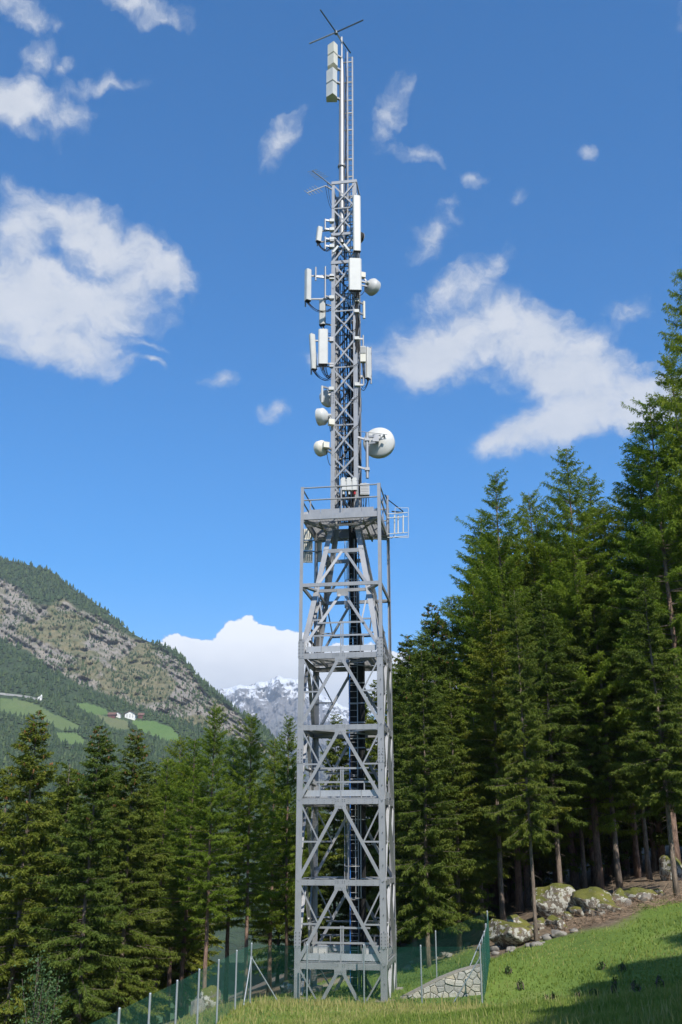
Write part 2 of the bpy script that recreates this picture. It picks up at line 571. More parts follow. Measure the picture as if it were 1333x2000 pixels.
class MB:
    def __init__(s):
        s.v, s.f, s.smooth = [], [], []

    def add(s, vs, fs, smooth=False):
        o = len(s.v)
        s.v += [tuple(v) for v in vs]
        s.f += [tuple(i + o for i in f) for f in fs]
        s.smooth += [smooth] * len(fs)
        return s

    def extrude(s, poly, p, q, xa, ya, smooth=False):
        p, q, xa, ya = Vector(p), Vector(q), Vector(xa), Vector(ya)
        n = len(poly)
        a = [p + xa * x + ya * y for x, y in poly]
        b = [q + xa * x + ya * y for x, y in poly]
        fs = [(i, (i + 1) % n, n + (i + 1) % n, n + i) for i in range(n)]
        s.add(a + b, fs, smooth)
        o = len(s.v) - 2 * n
        s.f += [tuple(range(o + n - 1, o - 1, -1)), tuple(range(o + n, o + 2 * n))]
        s.smooth += [False, False]
        return s

    def beam(s, p, q, w, h, up=(0, 0, 1)):
        d, sd, u = orth(Vector(q) - Vector(p), up)
        return s.extrude([(-w / 2, -h / 2), (w / 2, -h / 2), (w / 2, h / 2), (-w / 2, h / 2)], p, q, sd, u)

    def angle(s, p, q, a, t, na, nb):
        d = (Vector(q) - Vector(p)).normalized()
        na = Vector(na) - d * d.dot(Vector(na))
        na.normalize()
        nb = Vector(nb) - d * d.dot(Vector(nb)) - na * na.dot(Vector(nb))
        nb.normalize()
        return s.extrude([(0, 0), (a, 0), (a, t), (t, t), (t, a), (0, a)], p, q, na, nb)

    def box(s, c, size, R=None):
        hx, hy, hz = (x / 2 for x in size)
        c = Vector(c)
        vs = [Vector((x, y, z)) for z in (-hz, hz) for x, y in ((-hx, -hy), (hx, -hy), (hx, hy), (-hx, hy))]
        if R is not None:
            vs = [R @ v for v in vs]
        return s.add([c + v for v in vs], [(3, 2, 1, 0), (4, 5, 6, 7), (0, 1, 5, 4), (1, 2, 6, 5), (2, 3, 7, 6), (3, 0, 4, 7)])

    def tube(s, pts, r, seg=8, cap=True):
        pts = [Vector(p) for p in pts]
        rs = r if isinstance(r, (list, tuple)) else [r] * len(pts)
        o = len(s.v)
        ref = Vector((0, 0, 1))
        for i, p in enumerate(pts):
            d = (pts[min(i + 1, len(pts) - 1)] - pts[max(i - 1, 0)])
            d, sd, u = orth(d, ref if abs(d.normalized().z) < 0.95 else (0, 1, 0))
            for k in range(seg):
                a = 2 * math.pi * k / seg
                s.v.append(tuple(p + (sd * math.cos(a) + u * math.sin(a)) * rs[i]))
        for i in range(len(pts) - 1):
            for k in range(seg):
                a, b = o + i * seg + k, o + i * seg + (k + 1) % seg
                s.f.append((a, b, b + seg, a + seg))
                s.smooth.append(True)
        if cap:
            s.f += [tuple(range(o + seg - 1, o - 1, -1)), tuple(range(o + (len(pts) - 1) * seg, o + len(pts) * seg))]
            s.smooth += [False, False]
        return s

    def lathe(s, prof, c, axis, seg=28):
        """prof: list of (along axis, radius)."""
        d, sd, u = orth(axis, (0, 0, 1))
        c = Vector(c)
        o = len(s.v)
        for (a, r) in prof:
            for k in range(seg):
                t = 2 * math.pi * k / seg
                s.v.append(tuple(c + d * a + (sd * math.cos(t) + u * math.sin(t)) * r))
        for i in range(len(prof) - 1):
            for k in range(seg):
                a, b = o + i * seg + k, o + i * seg + (k + 1) % seg
                s.f.append((a, b, b + seg, a + seg))
                s.smooth.append(True)
        s.f += [tuple(range(o + seg - 1, o - 1, -1)), tuple(range(o + (len(prof) - 1) * seg, o + len(prof) * seg))]
        s.smooth += [False, False]
        return s

    def build(s, name, m, parent=None, loc=None):
        off = Vector(loc) if loc is not None else Vector((0, 0, 0))
        if parent is not None:
            off = ORG.get(parent, off)
        me = bpy.data.meshes.new(name)
        me.from_pydata([(x - off.x, y - off.y, z - off.z) for x, y, z in s.v], [], s.f)
        me.polygons.foreach_set('use_smooth', s.smooth)
        if any(s.smooth):
            me.set_sharp_from_angle(angle=math.radians(42))
        me.update()
        o = make_obj(name, me, m, parent, off if parent is None else (0, 0, 0))
        ORG[o] = off
        return o


def np_mesh(name, verts, faces_n, idx, m, attrs=None, smooth=False):
    """verts (N,3), idx flat loop indices, faces_n verts per face."""
    me = bpy.data.meshes.new(name)
    nf = len(idx) // faces_n
    me.vertices.add(len(verts))
    me.vertices.foreach_set('co', np.ascontiguousarray(verts, np.float32).ravel())
    me.loops.add(len(idx))
    me.loops.foreach_set('vertex_index', np.ascontiguousarray(idx, np.int32))
    me.polygons.add(nf)
    me.polygons.foreach_set('loop_start', np.arange(0, nf * faces_n, faces_n, dtype=np.int32))
    me.polygons.foreach_set('use_smooth', np.full(nf, smooth))
    for k, a in (attrs or {}).items():
        at = me.attributes.new(k, 'FLOAT', 'POINT')
        at.data.foreach_set('value', np.ascontiguousarray(a, np.float32))
    me.update(calc_edges=True)
    if m:
        me.materials.append(m)
    return me


def grid_mesh(name, V, m, attrs=None):
    ny, nx = V.shape[:2]
    i = np.arange(ny * nx).reshape(ny, nx)
    q = np.stack([i[:-1, :-1], i[:-1, 1:], i[1:, 1:], i[1:, :-1]], -1).reshape(-1)
    return np_mesh(name, V.reshape(-1, 3), 4, q, m, {k: a.reshape(-1) for k, a in (attrs or {}).items()}, True)


# fractal value noise (numpy)
def vnoise(x, y, seed=0):
    xi, yi = np.floor(x).astype(np.int64), np.floor(y).astype(np.int64)
    xf, yf = x - xi, y - yi
    u, v = xf * xf * (3 - 2 * xf), yf * yf * (3 - 2 * yf)

    def h(a, b):
        n = (a * 374761393 + b * 668265263 + seed * 1442695041) & 0x7fffffff
        n = ((n ^ (n >> 13)) * 1274126177) & 0x7fffffff
        return ((n ^ (n >> 16)) & 0xffff) / 65535.0
    return (h(xi, yi) * (1 - u) + h(xi + 1, yi) * u) * (1 - v) + (h(xi, yi + 1) * (1 - u) + h(xi + 1, yi + 1) * u) * v


def fbm2(x, y, oct=5, seed=0, gain=0.5, ridged=False):
    s, a, t = 0.0, 1.0, 0.0
    for o in range(oct):
        n = vnoise(x * 2 ** o + 17.3 * o, y * 2 ** o - 9.1 * o, seed + o)
        if ridged:
            n = 1 - np.abs(2 * n - 1)
        s = s + a * n
        t += a
        a *= gain
    return s / t


def sstep(a, b, x):
    t = np.clip((x - a) / (b - a), 0, 1)
    return t * t * (3 - 2 * t)


def in_poly(px, py, poly):
    inside = np.zeros(px.shape, bool)
    n = len(poly)
    for i in range(n):
        x1, y1 = poly[i]
        x2, y2 = poly[(i + 1) % n]
        c = ((y1 > py) != (y2 > py)) & (px < (x2 - x1) * (py - y1) / (y2 - y1 + 1e-9) + x1)
        inside ^= c
    return inside


# ================================================================== TERRAIN
CP = np.array([
    (0, 0, 4.3), (-6, 0, 3.6), (8, 0, 5.2), (22, 0, 7.6), (0, 20, 2.15), (0, 30, 1.1), (0, 36, 0.42), (0, 38.5, 0.18), (0, 41, 0.0), (0, 44.5, -0.05),
    (-3.8, 41, -0.05), (-4.2, 38.6, 0.08), (-4.6, 36, 0.05), (-5.6, 31, -0.1), (-6.6, 28, -0.25), (-9, 40, -1.8), (-9, 30, -1.3), (-15, 45, -4), (-15, 25, -2.6),
    (-15, 5, 0.5), (-28, 50, -8), (-30, 28, -7), (-42, 80, -15), (-6, 45.5, -1.0), (0, 55, -1.0), (0, 70, -2), (5, 60, 0.0), (-8, 60, -3.2), (-20, 68, -7.5),
    (3.5, 41, 0.0), (5.9, 41, 0.02), (6.5, 46, 0.9), (4.2, 46.3, 0.12), (1.5, 48, -0.4), (8.6, 50, 1.15), (15.6, 52, 3.0), (11.5, 54, 2.5), (22, 55, 4.3), (10, 42, 1.0),
    (14, 42, 2.05), (20, 40, 3.9), (12, 30, 2.35), (6, 33, 1.1), (8, 20, 3.15), (16, 20, 4.7), (28, 20, 7), (15, 70, 2.8), (26, 76, 4.6), (36, 58, 7), (8, 70, 0.6),
    (42, 110, 8), (12, 105, 0), (0, 100, -4), (-20, 102, -12)], float)


def tps_fit(cp):
    n = len(cp)
    d = np.hypot(cp[:, None, 0] - cp[None, :, 0], cp[:, None, 1] - cp[None, :, 1])
    K = np.where(d > 0, d * d * np.log(d + 1e-9), 0) + np.eye(n) * 0.6
    Pm = np.c_[np.ones(n), cp[:, :2]]
    A = np.block([[K, Pm], [Pm.T, np.zeros((3, 3))]])
    return np.linalg.solve(A, np.r_[cp[:, 2], 0, 0, 0])


TPSW = tps_fit(CP)


def ground_z(x, y):
    x, y = np.asarray(x, float), np.asarray(y, float)
    sh = x.shape
    xf, yf = x.ravel(), y.ravel()
    out = TPSW[-3] + TPSW[-2] * xf + TPSW[-1] * yf
    for (cx, cy, _), w in zip(CP, TPSW[:-3]):
        d2 = (xf - cx) ** 2 + (yf - cy) ** 2
        out = out + w * 0.5 * d2 * np.log(d2 + 1e-9)
    out = out + (fbm2(xf * 0.35, yf * 0.35, 3, 5) - 0.5) * 0.22 * sstep(6, 14, np.hypot(xf, yf - 44))
    return out.reshape(sh)


def gz(x, y):
    return float(ground_z(np.array([x]), np.array([y]))[0])


XS = np.unique(np.r_[np.arange(-70, -30, 2.5), np.arange(-30, -12, 1.0), np.arange(-12, 30, 0.4), np.arange(30, 80.1, 2.5)])
YS = np.unique(np.r_[np.arange(-30, 8, 2.0), np.arange(8, 62, 0.4), np.arange(62, 140.1, 2.0)])
GX, GY = np.meshgrid(XS, YS)
GZ = ground_z(GX, GY)
edge = np.maximum.reduce([sstep(-45, -70, GX), sstep(50, 80, GX), sstep(112, 140, GY), sstep(-10, -30, GY)])
GZ = GZ * (1 - edge) + (-80.5) * edge


def forest_edge(x, y):
    """>0 inside forest floor, <0 meadow."""
    right = np.where(x > 6.6, y - (48.2 + 0.30 * np.maximum(x - 6.6, 0) + 1.2 * np.sin(x * 0.9)), np.where(x > 2, y - 53.5 - 0.4 * np.sin(x * 2), y - 60))
    left = -(x + 5.2 + (44 - y) * 0.16) - 1.2
    left = np.where(y > 46, np.maximum(left, -(x + 2.5) - (56 - y) * 0.5), left)
    return np.maximum(right, left)


soil = sstep(-0.8, 0.8, forest_edge(GX, GY) + (fbm2(GX * 0.8, GY * 0.8, 3, 3) - 0.5) * 3)
pathm = np.exp(-((GX - (-3.5 + (GY - 48) * 0.42)) / 0.8) ** 2) * sstep(47, 49, GY) * sstep(70, 62, GY)
g_me = grid_mesh('ground', np.dstack([GX, GY, GZ]), M['ground'], {'soil': soil, 'path': pathm})
tagp(make_obj('meadow_ground', g_me), kind='structure')

# valley floor reaching the horizon
vm = simple('valley_grass', (0.06, 0.11, 0.03), 0.95, 0, 0.3, 0.004)
vb = MB()
vb.add([(-25000, -25000, -81), (25000, -25000, -81), (25000, 25000, -81), (-25000, 25000, -81)], [(0, 1, 2, 3)])
tagp(vb.build('valley_floor', vm), kind='structure')


# ================================================================== FAR RANGES
def lerp_poly(x, pts):
    pts = np.array(pts, float)
    return np.interp(x, pts[:, 0], pts[:, 1])


def pxgrid(X, Y, D):
    xc = (X - 666.5) / F
    yc = (1000.0 - Y) / F
    dy = math.cos(TH) - yc * math.sin(TH)
    dz = math.sin(TH) + yc * math.cos(TH)
    s = D / dy
    return np.dstack([xc * s, D + 0 * X, CAMZ + dz * s])


RIDGE = [(-700, 960), (-300, 1020), (-100, 1065), (0, 1087), (30, 1092), (62, 1100), (78, 1106), (96, 1107), (120, 1127), (150, 1150), (180, 1168), (210, 1192), (240, 1217), (262, 1234), (288, 1247),
         (310, 1254), (345, 1268), (358, 1280), (385, 1315), (420, 1347), (470, 1388), (510, 1412), (535, 1440), (552, 1475), (620, 1560), (700, 1640)]


def hill_y(x, t):
    yr = lerp_poly(x, RIDGE) + 5
    yb = 1880.0
    return yb + (yr - yb) * t


def hill_D(x, t):
    Dr = np.interp(x, [-700, 0, 360, 560, 700], [2400, 2150, 1850, 1500, 1200])
    return 620 + (Dr - 620) * (0.25 * t + 0.75 * t ** 1.35)


xs = np.concatenate([np.arange(-700, -40, 9.0), np.arange(-40, 640, 1.9), np.arange(640, 700, 6)])
ts = np.linspace(0, 1, 270)
HX, HT = np.meshgrid(xs, ts)
HY = hill_y(HX, HT)
HD = hill_D(HX, HT)
CLTOP = [(-700, 1060), (0, 1131), (45, 1156), (72, 1178), (126, 1172), (171, 1196), (234, 1231), (288, 1252), (330, 1276), (360, 1300), (400, 1345), (470, 1400), (560, 1500)]
CLBOT = [(-700, 1150), (0, 1243), (54, 1270), (103, 1308), (171, 1342), (252, 1376), (342, 1408), (420, 1428), (520, 1470), (600, 1560)]
wob = (fbm2(HX * 0.02, HY * 0.02, 4, 21) - 0.5) * 26
clt = lerp_poly(HX, CLTOP)
clb = lerp_poly(HX, CLBOT)
inside = sstep(-3, 5, HY + wob - clt) * sstep(3, -5, HY + wob * 0.8 - clb)
cliff = inside * sstep(0.50, 0.60, fbm2(HX * 0.013 + HY * 0.012, HY * 0.03 - HX * 0.012, 5, 31) + 0.22 * sstep(120, 10, HY - clt) - 0.07)
rough_s = fbm2(HX * 0.06, HY * 0.06, 5, 41)
rr = fbm2(HX * 0.035 + HY * 0.02, HY * 0.05, 5, 51, 0.55, True)
ledge = fbm2(HX * 0.02, (HY - 0.55 * HX) * 0.11, 4, 61, 0.55, True)
HDn = HD + (rr - 0.5) * 60 * inside + (ledge - 0.5) * 60 * cliff + (rough_s - 0.5) * 26 * (0.3 + inside)
HV = pxgrid(HX, HY, HDn)
FIELDS = [  # (polygon, hay 0..1)
    ([(258, 1407), (300, 1408), (335, 1420), (352, 1440), (353, 1449), (325, 1448), (285, 1432), (262, 1422)], 0.0),
    ([(25, 1363), (70, 1375), (105, 1394), (140, 1411), (165, 1423), (120, 1426), (95, 1415), (70, 1398), (45, 1386), (25, 1376)], 0.5),
    ([(148, 1374), (172, 1373), (207, 1385), (213, 1394), (195, 1397), (165, 1389)], 0.2),
    ([(182, 1394), (215, 1400), (250, 1408), (253, 1424), (222, 1425), (203, 1408)], 0.95),
    ([(108, 1430), (150, 1432), (168, 1446), (160, 1458), (120, 1452)], 0.2),
    ([(0, 1362), (22, 1366), (60, 1395), (40, 1400), (0, 1388)], 0.4),
]
fld = np.zeros(HX.shape)
hay = np.zeros(HX.shape)
for poly, hv in FIELDS:
    m_ = in_poly(HX, HY, poly)
    fld[m_] = 1
    hay[m_] = hv


def hill_f(t, b):
    n = tnoise(t, 0.012, 7, 0.65)
    n2 = tnoise(t, 0.045, 6, 0.7)
    n3 = tnoise(t, 0.02, 6, 0.7, stretch=(1, 1, 3.5))
    scrub = tramp(t, n2, [(0.32, (0.065, 0.082, 0.030)), (0.5, (0.145, 0.135, 0.065)), (0.7, (0.24, 0.20, 0.115))])
    rock = tramp(t, n3, [(0.28, (0.15, 0.13, 0.11)), (0.45, (0.225, 0.20, 0.17)), (0.6, (0.29, 0.255, 0.215)), (0.75, (0.31, 0.245, 0.165))])
    wood = tramp(t, n2, [(0.3, (0.018, 0.035, 0.012)), (0.7, (0.045, 0.075, 0.022))])
    fldc = tmix(t, tattr(t, 'hay'), tramp(t, n, [(0.3, (0.075, 0.145, 0.03)), (0.7, (0.105, 0.175, 0.04))]), tramp(t, n, [(0.3, (0.10, 0.125, 0.045)), (0.7, (0.15, 0.155, 0.07))]))
    c = tmix(t, tattr(t, 'inside'), wood, scrub)
    k = tm(t, 'MULTIPLY', tattr(t, 'cliff'), tramp(t, n2, [(0.36, (0.25,) * 3), (0.52, (1,) * 3)]))
    c = tmix(t, k, c, rock)
    c = tmix(t, tattr(t, 'field'), c, fldc)
    t.links.new(c, b.inputs['Base Color'])
    b.inputs['Roughness'].default_value = 0.95
    tbump(t, b, n2, 0.9, 7)


M['hill'] = mat('hillside', hill_f)
# close the hill behind the ridge
back = HV[-1:].copy()
rows = [HV]
for k, (dd, dz) in enumerate([(60, -20), (250, -140), (700, -420), (1400, -900)]):
    b_ = back.copy()
    b_[..., 1] += dd
    b_[..., 0] *= (1 + dd / 4000)
    b_[..., 2] = np.maximum(b_[..., 2] + dz, -120)
    rows.append(b_)
HV2 = np.concatenate(rows, 0)


def pad(a):
    return np.concatenate([a] + [a[-1:]] * 4, 0)


tagp(make_obj('mountain_slope', grid_mesh('hill', HV2, M['hill'], {'inside': pad(inside), 'cliff': pad(cliff), 'field': pad(fld), 'hay': pad(hay)})), kind='structure')


def hill_pt(x, y):
    """Point on the slope at a photo pixel."""
    j = np.clip(np.searchsorted(xs, x) - 1, 0, len(xs) - 2)
    fx = (x - xs[j]) / (xs[j + 1] - xs[j])
    yr = lerp_poly(x, RIDGE) + 5
    t = np.clip((1880.0 - y) / (1880.0 - yr), 0, 0.9999) * (len(ts) - 1)
    i = np.floor(t).astype(int)
    fy = t - i
    fx, fy = fx[..., None], fy[..., None]
    return (HV[i, j] * (1 - fx) + HV[i, j + 1] * fx) * (1 - fy) + (HV[i + 1, j] * (1 - fx) + HV[i + 1, j + 1] * fx) * fy


# woods on the slope: thousands of small conifers, nobody could count them
def far_forest():
    n = 60000
    X = np.where(rng.random(n) < 0.88, rng.uniform(-40, 600, n), rng.uniform(-690, -40, n))
    yr = lerp_poly(X, RIDGE)
    Y = yr + 4 + (1660 - yr) * rng.random(n)
    ct, cb = lerp_poly(X, CLTOP), lerp_poly(X, CLBOT)
    w = (fbm2(X * 0.03, Y * 0.03, 4, 71) - 0.5) * 34
    up = Y + w * 0.6 < ct
    low = Y + w > cb
    clump = fbm2(X * 0.022, Y * 0.03, 4, 81)
    p = np.where(up, 1.0, np.where(low, np.where(clump > 0.40, 0.62, 0.28), 0.15 + 0.5 * sstep(0.46, 0.62, clump)))
    p *= np.where(X > 350, 0.75, 1.0)
    keep = rng.random(n) < p * 0.60
    infield = np.zeros(n, bool)
    for poly, _ in FIELDS:
        infield |= in_poly(X, Y - 3, poly) | in_poly(X, Y + 1, poly)
    keep &= ~infield
    keep &= ~((np.abs(Y - (1357 + X * 0.13)) < 4) & (X < 82))
    keep &= ~((X > 212) & (X < 280) & (np.abs(Y - 1402) < 13))
    X, Y = X[keep], Y[keep]
    B = hill_pt(X, Y)
    n = len(X)
    Hh = rng.uniform(4.5, 12, n) * np.where(Y < lerp_poly(X, CLTOP) + 4, 1.0, 0.9)
    Hh *= np.where((Y > lerp_poly(X, CLTOP)) & (Y < lerp_poly(X, CLBOT)), 0.62, 1.0)
    Rr = Hh * rng.uniform(0.25, 0.46, n)
    tint = np.clip(rng.normal(0.45, 0.22, n), 0, 1)
    seg = 5
    vs, idx, tn = [], [], []
    base = 0
    for (z0, z1, r0) in ((0.08, 0.62, 1.0), (0.36, 1.0, 0.66)):
        ang = rng.uniform(0, 6.28, n)[:, None] + np.arange(seg)[None] * 2 * math.pi / seg
        rad = Rr[:, None] * r0 * rng.uniform(0.65, 1.2, (n, seg))
        ring = np.stack([B[:, None, 0] + np.cos(ang) * rad, B[:, None, 1] + np.sin(ang) * rad, B[:, None, 2] + Hh[:, None] * (z0 + rng.uniform(-0.06, 0.06, (n, seg)))], -1)
        tip = np.stack([B[:, 0] + rng.normal(0, 0.3, n), B[:, 1], B[:, 2] + Hh * z1], -1)[:, None]
        v = np.concatenate([ring, tip], 1)
        o = base + np.arange(n)[:, None, None] * (seg + 1)
        k = np.arange(seg)
        tri = np.stack([k, (k + 1) % seg, np.full(seg, seg)], -1)[None]
        idx.append((o + tri).reshape(-1))
        vs.append(v.reshape(-1, 3))
        tn.append(np.repeat(tint, seg + 1))
        base += n * (seg + 1)
    me = np_mesh('far_forest', np.concatenate(vs), 3, np.concatenate(idx), M['farwood'], {'tint': np.concatenate(tn)})
    o = make_obj('mountain_forest', me)
    tagp(o, 'dark conifer woods and scattered trees on the mountain slope', 'forest', kind='stuff')


M['farwood'] = leaf_mat('far_conifers', (0.016, 0.034, 0.014), (0.035, 0.066, 0.022), (0.070, 0.105, 0.03), 0.0)
far_forest()

# far snowy range
SN = [(250, 1420), (380, 1360), (430, 1347), (452, 1344), (470, 1338), (488, 1339), (505, 1331), (522, 1330), (545, 1322), (560, 1325), (578, 1325), (600, 1333), (625, 1352), (655, 1372), (700, 1392), (760, 1420), (860, 1400),
      (960, 1370), (1050, 1385), (1200, 1340), (1400, 1300), (1700, 1290)]
sx = np.concatenate([np.arange(250, 420, 8.0), np.arange(420, 760, 1.7), np.arange(760, 1700, 9.0)])
st = np.linspace(0, 1, 170)
SX, ST = np.meshgrid(sx, st)
ridge_n = (fbm2(sx * 0.09, sx * 0 + 3.3, 4, 91, 0.6) - 0.5) * 9
SYr = lerp_poly(SX, SN) + ridge_n[None]
SY = 1655 + (SYr - 1655) * ST
SD = 5600 + 3400 * (0.3 * ST + 0.7 * ST ** 1.2)
sr = fbm2(SX * 0.045 + ST * 2.0, ST * 9 - SX * 0.012, 6, 101, 0.55, True)
SD = SD + (sr - 0.55) * 620 * sstep(0.0, 0.35, ST) * (1 - 0.75 * sstep(0.93, 1, ST))
SV = pxgrid(SX, SY, SD)
rows = [SV]
for dd, dz in ((400, -250), (1800, -1200)):
    b_ = SV[-1:].copy()
    b_[..., 1] += dd
    b_[..., 2] = np.maximum(b_[..., 2] + dz, -100)
    rows.append(b_)
SV = np.concatenate(rows, 0)
STp = np.concatenate([ST, ST[-1:], ST[-1:]], 0)


def snow_f(t, b):
    n = tnoise(t, 0.0016, 8, 0.7)
    n2 = tnoise(t, 0.006, 7, 0.72)
    h = tattr(t, 'h')
    geo = N(t, 'ShaderNodeNewGeometry')
    sp = N(t, 'ShaderNodeSeparateXYZ')
    t.links.new(geo.outputs['Normal'], sp.inputs[0])
    rock = tramp(t, n2, [(0.3, (0.13, 0.125, 0.12)), (0.6, (0.25, 0.23, 0.21))])
    low = tramp(t, n, [(0.3, (0.05, 0.07, 0.035)), (0.7, (0.15, 0.14, 0.08))])
    c = tmix(t, tramp(t, tm(t, 'ADD', h, tm(t, 'MULTIPLY', tm(t, 'SUBTRACT', n, 0.5), 0.35)), [(0.60, (0, 0, 0)), (0.76, (1, 1, 1))]), low, rock)
    sn = tm(t, 'ADD', tm(t, 'ADD', h, tm(t, 'MULTIPLY', tm(t, 'SUBTRACT', n2, 0.5), 1.05)), tm(t, 'MULTIPLY', tm(t, 'SUBTRACT', sp.outputs[2], 0.5), 0.12))
    c = tmix(t, tramp(t, sn, [(0.94, (0, 0, 0)), (1.12, (1, 1, 1))]), c, (0.80, 0.82, 0.85))
    t.links.new(c, b.inputs['Base Color'])
    b.inputs['Roughness'].default_value = 0.9
    tbump(t, b, n2, 1.0, 60)


M['snow'] = mat('snowy_rock', snow_f)
tagp(make_obj('snowy_mountain', grid_mesh('snow_range', SV, M['snow'], {'h': STp})), kind='structure')

# ------------------------------------------------------------------ hamlet on the slope
M['hwall'] = simple('lime_wall', (0.74, 0.72, 0.68), 0.9, 0, 0.05, 0.5)
M['hroof'] = simple('brown_roof', (0.16, 0.085, 0.065), 0.9, 0, 0.2, 0.6)
M['hwood'] = simple('dark_timber', (0.15, 0.06, 0.05), 0.9, 0, 0.2, 0.6)
M['hglass'] = simple('dark_pane', (0.03, 0.03, 0.035), 0.3)
M['road'] = simple('road_gravel', (0.42, 0.40, 0.37), 0.9, 0, 0.1, 0.3)


def hp(x, y):
    return Vector(hill_pt(np.array([float(x)]), np.array([float(y)]))[0])


def house(x, y, wpx, hpx, label, wood=False, gable=True, base_drop=6):
    b = hp(x, y)
    s = b.y / F * 0.98
    w, h = wpx * s, hpx * s
    d = w * 0.8
    b = b - Vector((0, d * 0.35, 0))
    t = thing('farmhouse', label, 'house', b, 0, 'farmhouses in the mountain hamlet')
    he = h * 0.62
    m = MB()
    if gable:   # gable end faces the valley
        m.extrude([(-w / 2, -base_drop), (w / 2, -base_drop), (w / 2, he), (0, h), (-w / 2, he)], b + Vector((0, 0, 0)), b + Vector((0, d, 0)), (1, 0, 0), (0, 0, 1))
    else:
        m.extrude([(0, -base_drop), (d, -base_drop), (d, he), (d / 2, h), (0, he)], b + Vector((-w / 2, 0, 0)), b + Vector((w / 2, 0, 0)), (0, 1, 0), (0, 0, 1))
    m.build('wall', M['hwood'] if wood else M['hwall'], t)
    r = MB()
    ov = w * 0.12
    for sgn in (-1, 1):
        if gable:
            p = Vector((sgn * (w / 2 + ov), -ov, he - (h - he) * 2 * ov / w))
            q = Vector((0, -ov, h + 0.1))
            vs = [b + p, b + q, b + q + Vector((0, d + 2 * ov, 0)), b + p + Vector((0, d + 2 * ov, 0))]
        else:
            p = Vector((-w / 2 - ov, d / 2 + sgn * (d / 2 + ov), he - (h - he) * 2 * ov / d))
            q = Vector((-w / 2 - ov, d / 2, h + 0.1))
            vs = [b + p, b + q, b + q + Vector((w + 2 * ov, 0, 0)), b + p + Vector((w + 2 * ov, 0, 0))]
        up = Vector((0, 0, 0.5))
        r.add(vs + [v + up for v in vs], [(0, 1, 2, 3), (4, 5, 6, 7), (0, 1, 5, 4), (1, 2, 6, 5), (2, 3, 7, 6), (3, 0, 4, 7)])
    r.build('roof', M['hroof'], t)
    for i in range(3):
        for k in range(2):
            m = MB()
            m.box(b + Vector((w * (-0.28 + 0.28 * i), -0.06, he * (0.25 + 0.42 * k))), (w * 0.09, 0.16, he * 0.17))
            m.build('window', M['hglass'], t)
    return t


house(219, 1401, 13, 9, 'farmhouse with a dark red timber front beside the white gabled house', True, False)
house(230, 1400, 12, 9, 'small white gabled farmhouse beside the timber one', False, True)
house(255, 1403, 20, 14, 'largest white farmhouse above the bright green field', False, True)
house(276, 1402, 10, 9, 'small reddish timber barn beyond the largest white farmhouse', True, False)
# chapel
b = hp(77, 1368)
s = b.y / F
t = thing('chapel', 'small white chapel with a pointed tower at the end of the mountain road', 'chapel', b)
m = MB()
w, h, d = 6.5 * s, 7.5 * s, 9 * s
m.extrude([(-w / 2, -4), (w / 2, -4), (w / 2, h * 0.7), (0, h), (-w / 2, h * 0.7)], b, b + Vector((0, d, 0)), (1, 0, 0), (0, 0, 1))
m.build('wall', M['hwall'], t)
m = MB()
for sgn in (-1, 1):
    vs = [b + Vector((sgn * w * 0.58, -0.4, h * 0.64)), b + Vector((0, -0.4, h + .1)), b + Vector((0, d + .4, h + .1)), b + Vector((sgn * w * 0.58, d + .4, h * 0.64))]
    m.add(vs + [v + Vector((0, 0, 0.4)) for v in vs], [(0, 1, 2, 3), (4, 5, 6, 7), (0, 1, 5, 4), (1, 2, 6, 5), (2, 3, 7, 6), (3, 0, 4, 7)])
m.build('roof', M['hwall'], t)
m = MB()
tb = b + Vector((w * 0.45, 1.2, 0))
m.box(tb + Vector((0, 0, h * 0.55 - 2)), (w * 0.5, w * 0.5, h * 1.1 + 4))
m.lathe([(0, w * 0.36), (h * 0.5, 0.05)], tb + Vector((0, 0, h * 1.1)), (0, 0, 1), 8)
m.build('tower', M['hwall'], t)
m = MB()
m.box(tb + Vector((0, -w * 0.26, h * 0.8)), (w * 0.16, 0.2, h * 0.2))
m.build('window', M['hglass'], t)
# road: embankment wall and strip
m = MB()
pr = [hp(x, y) for x, y in ((-60, 1349), (-20, 1354), (10, 1358), (40, 1361), (60, 1364), (76, 1369))]
for a, c in zip(pr[:-1], pr[1:]):
    up = Vector((0, 0, 3.2))
    bk = Vector((0, 7, 0.0))
    m.add([a, c, c + up, a + up, c + up + bk, a + up + bk], [(0, 1, 2, 3), (3, 2, 4, 5)])
tagp(m.build('mountain_road', M['road'], None, pr[0]), kind='structure')

# ================================================================== TOWER
AL = math.radians(9.0)
TWH = 1.84                                    # half width of the lower tower
FC = Vector((-0.03, 41.8, 0))                 # centre of the front face
TC = FC + Vector((math.sin(AL), math.cos(AL), 0)) * TWH
TROT = Matrix.Rotation(-AL, 3, 'Z')


def TWorld(x, y, z):
    return TROT @ Vector((x, y, z)) + Vector((TC.x, TC.y, 0))


def zf(y, D=41.8):
    return P(665, y, D).z


tower = thing('lattice_tower', 'tall grey galvanised steel lattice telecom tower inside the wire fence', 'tower', (TC.x, TC.y, 0), -AL, local=True)
G = M['galv']
SIDES = [Matrix.Rotation(k * math.pi / 2, 3, 'Z') for k in range(4)]     # side 0 = front (local -y)


def sp(k, x, out, z):
    """Point on side k: x along the side, out = distance outwards from the axis."""
    return SIDES[k] @ Vector((x, -out, z))


def sd(k, x, out, z):
    return SIDES[k] @ Vector((x, -out, z))


LV = [zf(y) for y in (1888, 1724, 1565, 1420, 1280)]     # beam centre heights
ZB = -0.45
Z5 = LV[4]
W = TWH
